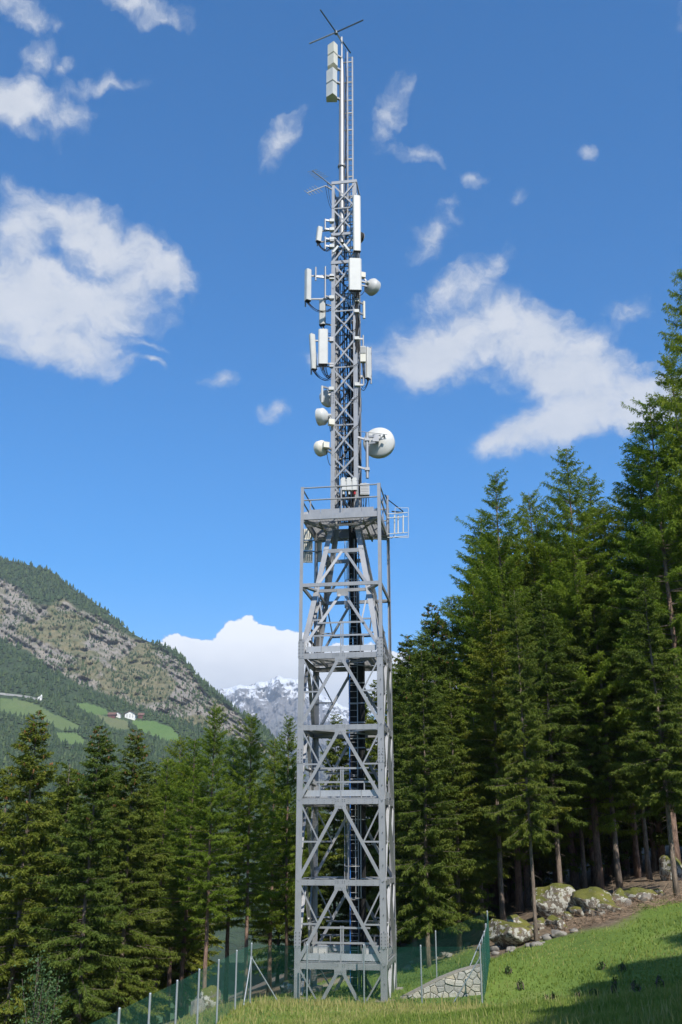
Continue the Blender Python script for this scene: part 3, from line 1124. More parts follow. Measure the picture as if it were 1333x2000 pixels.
# legs
for sx_ in (-1, 1):
    for sy_ in (-1, 1):
        MB().angle((sx_ * W, sy_ * W, ZB), (sx_ * W, sy_ * W, Z5 + 0.75), 0.255, 0.022, (-sx_, 0, 0), (0, -sy_, 0)).build('leg', G, tower)
        fb = MB()
        fb.box((sx_ * (W - 0.12), sy_ * (W - 0.12), -0.25), (0.7, 0.7, 0.5))
        fb.build('foundation', M['mortar'], tower)


def bolts(pts, nrm, parent, r=0.018):
    m = MB()
    nrm = Vector(nrm)
    for p in pts:
        p = Vector(p)
        m.lathe([(0, r), (0.022, r)], p, nrm, 6)
    o = m.build('bolt_group', M['bolt'], parent)
    o['kind'] = 'stuff'
    return o


# splice plates with bolts
for zz in (zf(1475), zf(1836), Z5 + 0.3):
    for k in range(4):
        for s_ in (-1, 1):
            m = MB()
            hgt = 0.62 if zz < Z5 else 0.75
            c = sp(k, s_ * (W - 0.125), W + 0.008, zz)
            m.box(c, (0.27, 0.014, hgt), SIDES[k])
            pl = m.build('splice_plate', G, tower)
            pts = [sp(k, s_ * (W - 0.125) + dx, W + 0.014, zz + dz) for dx in (-0.075, 0.075) for dz in np.linspace(-hgt * 0.4, hgt * 0.4, 5)]
            bolts(pts, SIDES[k] @ Vector((0, -1, 0)), pl, 0.02)
# step bolts up the front legs
for s_ in (1,):
    m = MB()
    for zz in np.arange(0.6, Z5, 0.62):
        m.tube([sp(0, s_ * (W - 0.1), W + 0.001, zz), sp(0, s_ * (W - 0.1), W + 0.05, zz)], 0.02, 6)
    m.build('step_bolt_row', M['bolt'], tower)

hb = 0.22
for i, z in enumerate(LV):
    for k in range(4):
        xa, ya = SIDES[k] @ Vector((0, -1, 0)), Vector((0, 0, 1))
        out = W - 0.026
        # channel section, web outwards
        poly = [(0, -hb / 2), (0, hb / 2), (-0.09, hb / 2), (-0.09, hb / 2 - 0.014), (-0.012, hb / 2 - 0.014), (-0.012, -hb / 2 + 0.014), (-0.09, -hb / 2 + 0.014), (-0.09, -hb / 2)]
        m = MB().extrude(poly, sp(k, -W + 0.03, out, z), sp(k, W - 0.03, out, z), xa, ya)
        bm_ = m.build('beam', G, tower)
        bolts([sp(k, x_, out, z + dz) for x_ in np.linspace(-W + 0.5, W - 0.5, 9) for dz in (-0.05, 0.05) if abs(x_) > 0.3], SIDES[k] @ Vector((0, -1, 0)), bm_, 0.009)
        # gusset at mid span
        g = MB().extrude([(-0.24, -0.30), (0.24, -0.30), (0.24, 0.13), (-0.24, 0.13)], sp(k, 0, out + 0.003, z), sp(k, 0, out + 0.017, z), SIDES[k] @ Vector((1, 0, 0)), (0, 0, 1))
        gp = g.build('gusset_plate', G, tower)
        bolts([sp(k, x_, out + 0.017, z + dz) for x_ in (-0.18, -0.09, 0.09, 0.18) for dz in (0.07, 0.0, -0.2)], SIDES[k] @ Vector((0, -1, 0)), gp, 0.013)


def k_brace(k, wt, wb, ot, ob, zt, zb, sec=True, a=0.135):
    """Inverted V from the middle of the top beam to the feet of the legs, with secondary members.
    wt, wb: half widths; ot, ob: distance of the face at the top and bottom."""
    n = SIDES[k] @ Vector((0, -1, 0))
    for s_ in (-1, 1):
        top = sp(k, s_ * 0.07, ot + 0.012, zt)
        bot = sp(k, s_ * (wb - 0.10), ob + 0.012, zb)
        d = (bot - top).normalized()
        inpl = n.cross(d)
        MB().angle(top - inpl * a * 0.5, bot - inpl * a * 0.5, a, 0.013, inpl, -n).build('diagonal', G, tower)
        if sec:
            mid = (top + bot) * 0.5
            f_ = 0.5
            tc_ = sp(k, s_ * (wt - 0.16), ot - 0.012, zt + 0.03)
            MB().angle(tc_, mid - n * 0.02, 0.062, 0.008, n.cross(mid - tc_), -n).build('secondary_brace', G, tower)
            ow = (ot + ob) / 2
            lg = sp(k, s_ * ((wt + wb) / 2 - 0.12), ow - 0.02, mid.z)
            MB().angle(lg, mid - n * 0.02, 0.065, 0.008, (0, 0, 1), -n).build('strut', G, tower)


for i in range(5):
    zt = LV[i] - 0.13
    zb = LV[i - 1] + 0.05 if i else LV[0] - (LV[1] - LV[0]) + 0.1
    for k in range(4):
        if i:
            k_brace(k, W, W, W, W, zt, zb)
        else:   # lowest bay runs into the ground
            n = SIDES[k] @ Vector((0, -1, 0))
            for s_ in (-1, 1):
                fr = (zt - (-0.3)) / (zt - zb)
                top = sp(k, s_ * 0.07, W + 0.012, zt)
                bot = sp(k, s_ * (0.07 + (W - 0.17) * fr), W + 0.012, -0.3)
                inpl = n.cross((bot - top).normalized())
                MB().angle(top - inpl * 0.07, bot - inpl * 0.07, 0.135, 0.013, inpl, -n).build('diagonal', G, tower)
                tc_ = sp(k, s_ * (W - 0.16), W - 0.012, zt + 0.03)
                bt = sp(k, s_ * (W - 0.16 - 0.85), W - 0.012, -0.25)
                MB().angle(tc_, bt, 0.062, 0.008, n.cross(bt - tc_), -n).build('secondary_brace', G, tower)


def grating(a, b, c, d, z, name):
    """Open bar grating panel."""
    m = MB()
    for y_ in np.arange(c + 0.02, d - 0.01, 0.05):
        m.box(((a + b) / 2, y_, z), (b - a - 0.012, 0.006, 0.032))
    for x_ in np.arange(a + 0.03, b - 0.01, 0.14):
        m.box((x_, (c + d) / 2, z + 0.009), (0.006, d - c - 0.014, 0.010))
    o = m.build(name, G, tower)
    o['kind'] = 'stuff'
    return o


# decks at the first, third and fifth levels
def deck(z, half, hole, name='deck_plate'):
    x0, x1, y0, y1 = hole
    for (a, b, c, d) in ((-half, x0, -half, half), (x1, half, -half, half), (x0, x1, -half, y0), (x0, x1, y1, half)):
        grating(a, b, c, d, z, name)
    for q in (-0.66, 0.0, 0.66):
        for s_ in (-1, 1):
            m = MB()
            m.beam((q * half, s_ * half * 0.98, z - 0.075), (q * half, s_ * (0.62 if abs(q) < 0.3 else 0.02), z - 0.075), 0.07, 0.11)
            m.build('joist', M['galv_dk'], tower)
    for s_ in (-1, 1):
        m = MB()
        m.beam((-half * 0.96, s_ * half * 0.96, z - 0.17), (-0.1, s_ * 0.1, z - 0.17), 0.06, 0.06)
        m.build('plan_brace', M['galv_dk'], tower)
        m = MB()
        m.beam((half * 0.96, s_ * half * 0.96, z - 0.171), (0.1, s_ * 0.1, z - 0.171), 0.06, 0.06)
        m.build('plan_brace', M['galv_dk'], tower)


HOLE = (-0.15, 0.65, -0.15, 0.75)
for i in (0, 2, 4):
    z = LV[i]
    deck(z + 0.14, W - 0.13, HOLE)
    for k in range(4):
        for (a, b) in ((-W + 0.30, -0.87), (-0.86, 0.0), (0.01, 0.86), (0.87, W - 0.30)):
            m = MB()
            m.box(sp(k, (a + b) / 2, W - 0.16, z + 0.325), (b - a - 0.006, 0.014, 0.25), SIDES[k])
            m.build('toe_board', M['galv_lt'], tower)
        for x_ in (-0.86, 0.0, 0.86):
            MB().box(sp(k, x_, W - 0.15, z + 0.27), (0.05, 0.02, 0.30), SIDES[k]).build('toe_board_strap', G, tower)
# guard rails inside the bays
for (z0, ya_, yb_, hx) in ((LV[0], 1811, 1841, 1.42), (LV[2], 1498, 1525, 1.42), (LV[4], 1212, 1237, 1.30)):
    ins = W - 0.20
    for k in range(4):
        for q, yy in enumerate((ya_, yb_)):
            zz = zf(yy)
            hw = hx - (0.25 if q == 0 else 0.0)
            MB().angle(sp(k, -hw, ins, zz), sp(k, hw, ins, zz), 0.075, 0.009, (0, 0, -1), SIDES[k] @ Vector((0, 1, 0))).build('guard_rail', G, tower)
        for x_ in ((-0.04, 0.05) if k == 0 else (0.0,)):
            MB().angle(sp(k, x_, ins - 0.012, z0 + 0.16), sp(k, x_, ins - 0.012, zf(ya_) + 0.03), 0.06, 0.008, SIDES[k] @ Vector((1, 0, 0)), SIDES[k] @ Vector((0, 1, 0))).build('rail_post', G, tower)
        for x_ in (-0.95, 0.95):
            MB().angle(sp(k, x_, ins - 0.012, z0 + 0.16), sp(k, x_, ins - 0.012, zf(yb_)), 0.05, 0.008, SIDES[k] @ Vector((1, 0, 0)), SIDES[k] @ Vector((0, 1, 0))).build('rail_post', G, tower)
# half landings: plan bracing at the second and fourth levels
for i in (1, 3):
    z = LV[i]
    for s_ in (-1, 1):
        MB().beam((-W + 0.1, s_ * (W - 0.1), z - 0.03), (0, s_ * 0.05, z - 0.03), 0.08, 0.07).build('plan_brace', G, tower)
        MB().beam((W - 0.1, s_ * (W - 0.1), z - 0.031), (0, s_ * 0.05, z - 0.031), 0.08, 0.07).build('plan_brace', G, tower)
        MB().box((s_ * 1.1, 0.9, z + 0.08), (1.1, 1.5, 0.03)).build('deck_plate', M['galv_dk'], tower)

# ---- narrowing section between the fifth level and the top platform
ZP = zf(1007, 41.9)                  # top platform edge beam
MH = 0.655                           # half width of the mast
ZT = ZP + 0.15
ZL0 = Z5 + 0.35


def wz(z):
    t_ = (z - ZL0) / (ZT - ZL0)
    return W - 0.06 + (MH - (W - 0.06)) * t_


for sx_ in (-1, 1):
    for sy_ in (-1, 1):
        MB().angle((sx_ * wz(ZL0 - 0.25), sy_ * wz(ZL0 - 0.25), ZL0 - 0.25), (sx_ * MH, sy_ * MH, ZT), 0.23, 0.02, (-sx_, 0, 0), (0, -sy_, 0)).build('raked_leg', G, tower)
        # guard frame uprights outside
        MB().angle((sx_ * W, sy_ * W, ZL0 + 0.25), (sx_ * W, sy_ * W, zf(947)), 0.15, 0.012, (-sx_, 0, 0), (0, -sy_, 0)).build('upright', G, tower)
ZM = zf(1140)
for k in range(4):
    n = SIDES[k] @ Vector((0, -1, 0))
    MB().extrude([(0, -0.08), (0, 0.08), (-0.08, 0.08), (-0.08, -0.08)], sp(k, -W + 0.02, W - 0.02, ZM), sp(k, W - 0.02, W - 0.02, ZM), n, (0, 0, 1)).build('beam', G, tower)
    wm = wz(ZM)
    MB().extrude([(0, -0.07), (0, 0.07), (-0.08, 0.07), (-0.08, -0.07)], sp(k, -wm + 0.03, wm - 0.02, ZM - 0.14), sp(k, wm - 0.03, wm - 0.02, ZM - 0.14), n, (0, 0, 1)).build('beam', G, tower)
    MB().extrude([(-0.25, -0.32), (0.25, -0.32), (0.25, 0.0), (-0.25, 0.0)], sp(k, 0, wm + 0.006, ZM - 0.09), sp(k, 0, wm + 0.02, ZM - 0.09), SIDES[k] @ Vector((1, 0, 0)), (0, 0, 1)).build('gusset_plate', G, tower)
    for s_ in (-1, 1):
        MB().beam(sp(k, s_ * (W - 0.1), W - 0.06, ZM - 0.02), sp(k, s_ * (wm - 0.1), wm, ZM - 0.12), 0.08, 0.08).build('strut', M['galv_dk'], tower)
    # lower raked bay
    k_brace(k, wm, wz(ZL0), wm, wz(ZL0), ZM - 0.30, ZL0 + 0.02, True, 0.125)
    # upper raked bay
    ZU = zf(1064)
    wu = wz(ZU)
    MB().extrude([(0, -0.09), (0, 0.09), (-0.07, 0.09), (-0.07, -0.09)], sp(k, -wu, wu - 0.01, ZU), sp(k, wu, wu - 0.01, ZU), n, (0, 0, 1)).build('beam', M['galv_dk'], tower)
    k_brace(k, wu, wm, wu, wm, ZU - 0.04, ZM + 0.05, False, 0.12)

# ---- top platform
HP = W - 0.02
z = ZP
ring = [(-HP, -HP * 0.98), (HP, -HP * 0.98)]
for k in range(4):
    n = SIDES[k] @ Vector((0, -1, 0))
    hb2 = 0.26
    MB().extrude([(0, -hb2 / 2), (0, hb2 / 2), (-0.09, hb2 / 2), (-0.09, -hb2 / 2)], sp(k, -HP + 0.04, HP - 0.03, z), sp(k, HP - 0.04, HP - 0.03, z), n, (0, 0, 1)).build('beam', G, tower)
    for (a, b) in ((-HP + 0.32, -0.95), (-0.94, -0.01), (0.0, 0.94), (0.95, HP - 0.32)):
        MB().box(sp(k, (a + b) / 2, HP - 0.20, z + 0.26), (b - a - 0.006, 0.014, 0.26), SIDES[k]).build('toe_board', G, tower)
    for s_ in (-1, 1):
        m = MB()
        a_, c_ = sp(k, s_ * (HP - 0.30), HP - 0.20, z + 0.20), sp(k, s_ * (HP - 0.02), HP - 0.04, z + 0.13)
        m.beam(a_, c_, 0.014, 0.2)
        m.build('toe_board', G, tower)
    # rails
    for q, yy in enumerate((949, 973)):
        MB().tube([sp(k, -HP, HP - 0.03, zf(yy)), sp(k, HP, HP - 0.03, zf(yy))], 0.035, 8).build('guard_rail', G, tower)
    MB().angle(sp(k, 0, HP - 0.06, z), sp(k, 0, HP - 0.06, zf(949)), 0.06, 0.008, SIDES[k] @ Vector((1, 0, 0)), -n).build('rail_post', G, tower)
    # brackets below: from the raked legs out to the corners and edges
    MB().beam(sp(k, 0.35, wz(ZP - 0.5), ZP - 0.28), sp(k, HP * 0.97, HP * 0.97, ZP - 0.16), 0.07, 0.08).build('bracket', M['galv_dk'], tower)
    MB().beam(sp(k, -0.35, wz(ZP - 0.5), ZP - 0.28), sp(k, -HP * 0.97, HP * 0.97, ZP - 0.161), 0.07, 0.08).build('bracket', M['galv_dk'], tower)
    MB().beam(sp(k, -HP + 0.06, HP * 0.55, ZP - 0.2), sp(k, HP - 0.06, HP * 0.55, ZP - 0.2), 0.07, 0.09).build('joist', M['galv_dk'], tower)
deckm = M['galv_dk']
for (a, b, c, d) in ((-HP + 0.1, -0.60, -HP + 0.1, HP - 0.1), (0.60, HP - 0.1, -HP + 0.1, HP - 0.1), (-0.60, 0.60, -HP + 0.1, -0.60), (-0.60, 0.60, 0.60, HP - 0.1)):
    grating(a, b, c, d, z + 0.10, 'deck_plate')

# ---- mast
ZTOP = zf(353, 42.9)
for sx_ in (-1, 1):
    for sy_ in (-1, 1):
        zmid = zf(505, 42.9)
        MB().angle((sx_ * MH, sy_ * MH, ZT - 0.02), (sx_ * MH, sy_ * MH, zmid), 0.20, 0.018, (-sx_, 0, 0), (0, -sy_, 0)).build('mast_leg', G, tower)
        MB().angle((sx_ * (MH - 0.005), sy_ * (MH - 0.005), zmid), (sx_ * (MH - 0.005), sy_ * (MH - 0.005), ZTOP), 0.15, 0.015, (-sx_, 0, 0), (0, -sy_, 0)).build('mast_leg', G, tower)
nodes_y = [990, 940, 888, 829, 771, 716, 660, 606, 562, 511, 456, 405, 357]
NZ = [zf(y, 42.95) for y in nodes_y]
NZ[0] = ZT
for i in range(len(NZ) - 1):
    for k in range(4):
        n = SIDES[k] @ Vector((0, -1, 0))
        for s_, o_, a_ in ((1, 0.012, 0.085), (-1, -0.022, 0.075)):
            p_ = sp(k, -s_ * (MH - 0.07), MH + o_, NZ[i] + 0.03)
            q_ = sp(k, s_ * (MH - 0.07), MH + o_, NZ[i + 1] - 0.03)
            dd = n.cross((q_ - p_).normalized())
            MB().angle(p_ - dd * a_ * 0.5, q_ - dd * a_ * 0.5, a_, 0.01, dd, -n).build('mast_brace', G, tower)
for yy, hh in ((511, 0.17), (456, 0.15), (355, 0.17)):
    for k in range(4):
        n = SIDES[k] @ Vector((0, -1, 0))
        MB().extrude([(0, -hh / 2), (0, hh / 2), (-0.06, hh / 2), (-0.06, -hh / 2)], sp(k, -MH, MH + 0.025, zf(yy, 42.95)), sp(k, MH, MH + 0.025, zf(yy, 42.95)), n, (0, 0, 1)).build('mast_beam', G, tower)
for zz in (NZ[3], NZ[5], NZ[7], NZ[10], NZ[11]):
    for k in range(4):
        MB().beam(sp(k, -MH + 0.05, MH - 0.03, zz), sp(k, MH - 0.05, MH - 0.03, zz), 0.04, 0.07).build('mast_strut', M['galv_dk'], tower)
# bolted splice on the mast legs
for k in range(4):
    for s_ in (-1, 1):
        zz = zf(772, 42.95)
        pl = MB().box(sp(k, s_ * (MH - 0.1), MH + 0.005, zz), (0.17, 0.01, 0.8), SIDES[k]).build('splice_plate', G, tower)
        bolts([sp(k, s_ * (MH - 0.1) + dx, MH + 0.01, zz + dz) for dx in (-0.045, 0.045) for dz in np.linspace(-0.34, 0.34, 8)], SIDES[k] @ Vector((0, -1, 0)), pl, 0.015)

# ---- pole on top of the mast
pole_x, pole_y = -0.22, 0.0
zp0, zp1, zp2 = zf(470, 43.4), zf(319, 43.4), zf(66, 43.4)
m = MB()
m.tube([(pole_x, pole_y, zp0), (pole_x, pole_y, zp1)], 0.155, 16)
m.tube([(pole_x, pole_y, zp1), (pole_x, pole_y, zf(150, 43.4)), (pole_x, pole_y, zf(110, 43.4))], [0.16, 0.15, 0.085], 16)
m.tube([(pole_x, pole_y, zf(110, 43.4)), (pole_x, pole_y, zp2)], 0.055, 12)
pole = m.build('top_pole', G, tower)
m = MB()
m.lathe([(-0.05, 0.22), (0.05, 0.22)], (pole_x, pole_y, zp1), (0, 0, 1), 16)
for a in range(12):
    m.lathe([(-0.09, 0.02), (0.09, 0.02)], (pole_x + 0.19 * math.cos(a * 0.5236), pole_y + 0.19 * math.sin(a * 0.5236), zp1), (0, 0, 1), 6)
m.build('flange', M['galv_dk'], pole)

# ---- ladders
def ladder(x, y, z0, z1, w, parent, cage=None, step=0.28, name='ladder'):
    m = MB()
    for s_ in (-1, 1):
        m.beam((x + s_ * w / 2, y, z0), (x + s_ * w / 2, y, z1), 0.035, 0.06, (0, 1, 0))
    L = m.build(name, G, parent)
    rm = None
    for zz in np.arange(z0 + 0.15, z1, step):
        if rm is None:
            rm = MB().tube([(-w / 2, 0, 0), (w / 2, 0, 0)], 0.014, 6).build('rung', G, L)
            rm.location = (x, y, zz)
        else:
            o = rm.copy()
            o.location = (x, y, zz)
            col.objects.link(o)
    if cage:
        c0, c1, r = cage
        for a in np.linspace(-2.2, 2.2, 6):
            MB().beam((x + r * math.sin(a), y - r * 0.75 - r * math.cos(a), c0), (x + r * math.sin(a), y - r * 0.75 - r * math.cos(a), c1), 0.035, 0.012, (0, 1, 0)).build('cage_bar', G, L)
        for zz in np.arange(c0, c1, 1.25):
            MB().tube([(x + r * math.sin(a), y - r * 0.75 - r * math.cos(a), zz) for a in np.linspace(-2.35, 2.35, 14)], 0.02, 5).build('cage_hoop', G, L)
    return L


for i0, (za, zb_, cage) in enumerate(((-0.2, LV[0] + 1.2, None), (LV[0] + 0.2, LV[2] + 1.2, (LV[0] + 2.4, LV[2] - 0.1, 0.36)), (LV[2] + 0.2, LV[4] + 1.2, None), (LV[4] + 0.2, ZP + 1.0, (LV[4] + 2.6, ZP - 0.6, 0.34)))):
    ladder(0.22, 0.55, za, zb_, 0.36, tower, cage)
ladder(0.02, 0.28, ZP + 0.2, zf(360, 43.3), 0.34, tower, None)
# climbing rail beside the top pole
xa_, ya_ = pole_x + 0.40, 0.05
m = MB()
for s_ in (0.0, 0.28):
    m.beam((xa_ + s_ - 0.08, ya_, zf(430, 43.4)), (xa_ + s_ - 0.08, ya_, zf(95 + s_ * 40, 43.4)), 0.075, 0.075, (0, 1, 0))
L = m.build('ladder', G, tower)
for zz in np.arange(zf(420, 43.4), zf(105, 43.4), 0.33):
    MB().tube([(xa_ - 0.08, ya_, zz), (xa_ + 0.2, ya_, zz)], 0.02, 6).build('rung', G, L)
for yy in (115, 155, 190, 215, 248, 305, 340):
    MB().beam((pole_x, ya_, zf(yy, 43.4)), (xa_ + 0.22, ya_, zf(yy, 43.4)), 0.05, 0.07).build('standoff', G, L)

# ---- cables down the middle
crnd = random.Random(3)
for i in range(26):
    cx = 0.02 + 0.62 * (i % 13) / 12 + crnd.uniform(-0.02, 0.02)
    cy = 0.85 + 0.09 * (i // 13) + crnd.uniform(-0.02, 0.02)
    zt_ = ZP + crnd.uniform(0.2, 12)
    mx_ = 0.05 + 0.4 * crnd.random()
    z_lo = -0.2 if i % 3 else LV[0] + 1.0
    pts = [(cx, cy, z_lo), (cx + crnd.uniform(-.02, .02), cy, LV[1]), (cx + crnd.uniform(-.02, .02), cy, LV[2]), (cx, cy, LV[3]), (cx + crnd.uniform(-.03, .03), cy, Z5),
           (mx_ * 0.6 + cx * 0.4, cy * 0.7, ZM), (mx_, 0.48, ZP), (mx_ + crnd.uniform(-.03, .03), 0.50 + crnd.uniform(-.05, .05), zt_), (mx_ + crnd.uniform(-.1, .1), 0.5, zt_ + 2.0)]
    MB().tube(pts, 0.024 + 0.012 * crnd.random(), 6).build('cable', M['dark'], tower)
MB().tube([(0.06, 0.40, -0.2), (0.06, 0.42, LV[0]), (0.08, 0.40, LV[2]), (0.05, 0.42, LV[3]), (0.06, 0.45, Z5 - 0.2)], 0.02, 6).build('cable', M['blue'], tower)
for i in range(9):       # cables climbing outside the right mast leg and beside the top pole
    x_ = MH - 0.12 + 0.03 * (i % 3) + crnd.uniform(-.03, .03)
    y_ = 0.1 + 0.07 * (i % 5)
    z1_ = zf(crnd.uniform(480, 700), 43)
    zs_ = np.linspace(ZP + 0.3, z1_, 12)
    MB().tube([(x_ + crnd.uniform(-.035, .035), y_ + crnd.uniform(-.03, .03), q) for q in zs_], 0.026, 6).build('cable', M['dark'], tower)
for i in range(4):
    zs_ = np.linspace(zf(500, 43.3), zf(90 + 18 * i, 43.3), 22)
    MB().tube([(pole_x + 0.20 + 0.025 * i + crnd.uniform(-.03, .03), -0.08 + crnd.uniform(-.03, .03), q) for q in zs_], 0.014, 5).build('cable', M['dark'], tower)
for i in range(12):      # feeder cables inside the mast
    x_ = -0.42 + 0.07 * i + crnd.uniform(-.03, .03)
    y_ = crnd.uniform(0.25, 0.5)
    z1_ = zf(crnd.uniform(420, 760), 43.4)
    MB().tube([(x_ + crnd.uniform(-.05, .05), y_ + crnd.uniform(-.05, .05), q) for q in np.linspace(ZP + 0.2, z1_, 14)], crnd.uniform(0.018, 0.03), 6).build('cable', M['dark'], tower)
for i in range(8):       # thick bundle under the widest panel
    x_ = MH - 0.06 + 0.02 * (i % 4)
    MB().tube([(x_ + crnd.uniform(-.05, .05), -MH - 0.03 + 0.05 * (i // 4) + crnd.uniform(-.03, .03), q) for q in np.linspace(zf(690, 43), zf(566, 42.8), 9)], 0.03, 6).build('cable', M['dark'], tower)
for yy in range(430, 980, 27):
    MB().box((0.05, 0.42, zf(yy, 43.6)), (0.95, 0.04, 0.05)).build('cable_clamp', G, tower)
for i in range(7):       # loose jumper loops tied to the mast
    za_ = zf(450 + 62 * i + crnd.uniform(-12, 12), 43)
    sx2 = crnd.choice((-1, 1))
    MB().tube([(sx2 * MH * q, -MH - 0.06, za_ - 0.25 * math.sin(q * 3.1) - 0.2 * q) for q in np.linspace(-0.2, 1.05, 9)], 0.016, 5).build('cable', M['dark'], tower)
for yy in (1408, 1440, 1458, 1290, 1330, 1370, 1520, 1600, 1640):
    MB().box((0.33, 0.80, zf(yy, 43.8)), (0.75, 0.05, 0.05)).build('cable_clamp', G, tower)


# ================================================================== ANTENNAS
def mleg(i, z):
    """World point on a mast leg: 0 front left, 1 front right, 2 back right, 3 back left."""
    sx_, sy_ = ((-1, -1), (1, -1), (1, 1), (-1, 1))[i]
    return TWorld(sx_ * (MH - 0.02), sy_ * (MH - 0.02), z)


def rbox(m, c, w, d, h, R, bev=0.03):
    """Box with chamfered vertical edges and tapered caps, height along local z."""
    b = min(bev, d * 0.35, w * 0.35)
    poly = [(-w / 2 + b, -d / 2), (w / 2 - b, -d / 2), (w / 2, -d / 2 + b), (w / 2, d / 2), (-w / 2, d / 2), (-w / 2, -d / 2 + b)]
    m.extrude(poly, c - R @ Vector((0, 0, h / 2)), c + R @ Vector((0, 0, h / 2)), R @ Vector((1, 0, 0)), R @ Vector((0, 1, 0)))
    m.extrude([(x * 0.94, y * 0.9) for x, y in poly], c + R @ Vector((0, 0, h / 2)), c + R @ Vector((0, 0, h / 2 + 0.02)), R @ Vector((1, 0, 0)), R @ Vector((0, 1, 0)))
    return m


def hang(p, q, sag, n=9):
    p, q = Vector(p), Vector(q)
    return [p.lerp(q, i / (n - 1)) - Vector((0, 0, sag * 4 * (i / (n - 1)) * (1 - i / (n - 1)))) for i in range(n)]


def panel(x0, y0, x1, y1, D, th, leg, label, yaw=0.0, roll=0.0, tilt=0.0, m_='white', pole=True, cables=4, ncon=4, name='panel_antenna', group='panel antennas on the tower'):
    xc, yc = (x0 + x1) / 2, (y0 + y1) / 2
    c = P(xc, yc, D)
    w = (x1 - x0) / pxm(yc, D)
    h = P(xc, y0, D).z - P(xc, y1, D).z
    R = Matrix.Rotation(yaw, 3, 'Z') @ Matrix.Rotation(roll, 3, 'Y') @ Matrix.Rotation(tilt, 3, 'X')
    t = thing(name, label, 'antenna', c - R @ Vector((0, 0, h / 2)), 0, group)
    rbox(MB(), c, w, th, h, R, w * 0.14).build('radome', M[m_], t)
    bot = c - R @ Vector((0, 0, h / 2))
    m = MB()
    m.box(bot - R @ Vector((0, 0, 0.02)), (w * 0.9, th * 0.85, 0.05), R)
    for i in range(ncon):
        x_ = (i + 0.5) / ncon - 0.5
        m.tube([bot + R @ Vector((x_ * w * 0.75, 0, 0)), bot + R @ Vector((x_ * w * 0.75, 0, -0.13))], 0.022, 6)
    m.build('connector_plate', M['dark'], t)
    pd = R @ Vector((0, 1, 0))
    pp = c + pd * (th / 2 + 0.12)
    lz = mleg(leg, c.z)
    if pole:
        m = MB()
        m.tube([Vector((pp.x, pp.y, c.z - h * 0.62)), Vector((pp.x, pp.y, c.z + h * 0.60))], 0.04, 10)
        m.build('mount_pipe', M['galv'], t)
    for f_ in (-0.38, 0.38):
        m = MB()
        a_ = c + R @ Vector((0, th / 2 - 0.01, f_ * h))
        m.beam(a_, Vector((pp.x, pp.y, a_.z)), 0.09, 0.07)
        m.beam(Vector((pp.x, pp.y, a_.z)), mleg(leg, a_.z), 0.06, 0.07)
        m.box(mleg(leg, a_.z), (0.2, 0.2, 0.12))
        m.build('bracket', M['galv'], t)
    for i in range(cables):
        x_ = (i + 0.5) / cables - 0.5
        p_ = bot + R @ Vector((x_ * w * 0.75, 0, -0.12))
        q_ = mleg(leg, c.z - h * 0.5 - 0.1 - 0.35 * random.random())
        MB().tube(hang(p_, q_, 0.25 + 0.15 * random.random()), 0.015, 5).build('cable', M['dark'], t)
    return t


panel(690, 383, 705, 490, 42.55, 0.16, 1, 'tallest narrow white panel antenna on the mast, just below the mast top', yaw=0.12)
panel(681.5, 506, 706.5, 567, 42.5, 0.16, 1, 'widest white panel antenna, directly below the tallest narrow one', yaw=0.05)
panel(597, 527.5, 607.5, 587, 42.9, 0.26, 0, 'white panel antenna held out on two long arms beside the mast', yaw=0.55)
panel(619, 444, 629, 472, 43.0, 0.20, 0, 'smallest tilted white panel antenna below the two toothed aerials', yaw=0.4, roll=0.10, cables=4)
panel(624, 584, 636, 634, 43.9, 0.20, 3, 'white panel antenna tucked behind the mast above the paired panels', yaw=-0.3, cables=2)
panel(622, 644, 641, 711, 42.6, 0.16, 0, 'broad white panel antenna of the close pair beside the mast', yaw=0.02, cables=6)
panel(606.5, 654, 618, 720, 42.9, 0.15, 0, 'slim leaning white panel antenna of the close pair', yaw=0.5, roll=-0.07)
panel(715.5, 680, 722.5, 739, 43.9, 0.26, 2, 'slim white panel antenna seen edge on beside a radio unit', yaw=-0.7, cables=3)

# small diagonal boxes in a mast bay
for (xa2, ya2, xb2, yb2, lab) in ((651, 493, 661, 481, 'small white box strapped to a rising mast diagonal'), (672, 477, 682.5, 490, 'small white box strapped to a falling mast diagonal')):
    p_, q_ = P(xa2, ya2, 42.83), P(xb2, yb2, 42.83)
    t = thing('amplifier_box', lab, 'box', p_, 0, 'amplifier boxes on the mast')
    MB().beam(p_, q_, 0.10, 0.11, (0, -1, 0)).build('housing', M['white'], t)
    MB().tube([q_ if q_.z < p_.z else p_, (q_ if q_.z < p_.z else p_) + (p_ - q_).normalized() * (0.08 if q_.z > p_.z else -0.08)], 0.03, 8).build('connector', M['galv'], t)
    MB().box((p_ + q_) / 2 + Vector((0, 0.08, 0)), (0.06, 0.14, 0.06)).build('clamp', M['galv'], t)

# bare side poles
def side_pole(x, y0, y1, D, leg, label, arms, r=0.045, mt='galv'):
    a, b = P(x, y1, D), P(x, y0, D)
    b = Vector((a.x, a.y, b.z))
    t = thing('mounting_pole', label, 'pole', a, 0, 'side poles on the mast')
    MB().tube([a, b], r, 10).build('pipe', M[mt], t)
    for ya2 in arms:
        z_ = P(x, ya2, D).z
        MB().beam((a.x, a.y, z_), mleg(leg, z_), 0.07, 0.09).build('arm', M['galv'], t)
        MB().box(mleg(leg, z_), (0.24, 0.24, 0.16)).build('clamp', M['white'], t)
    return t


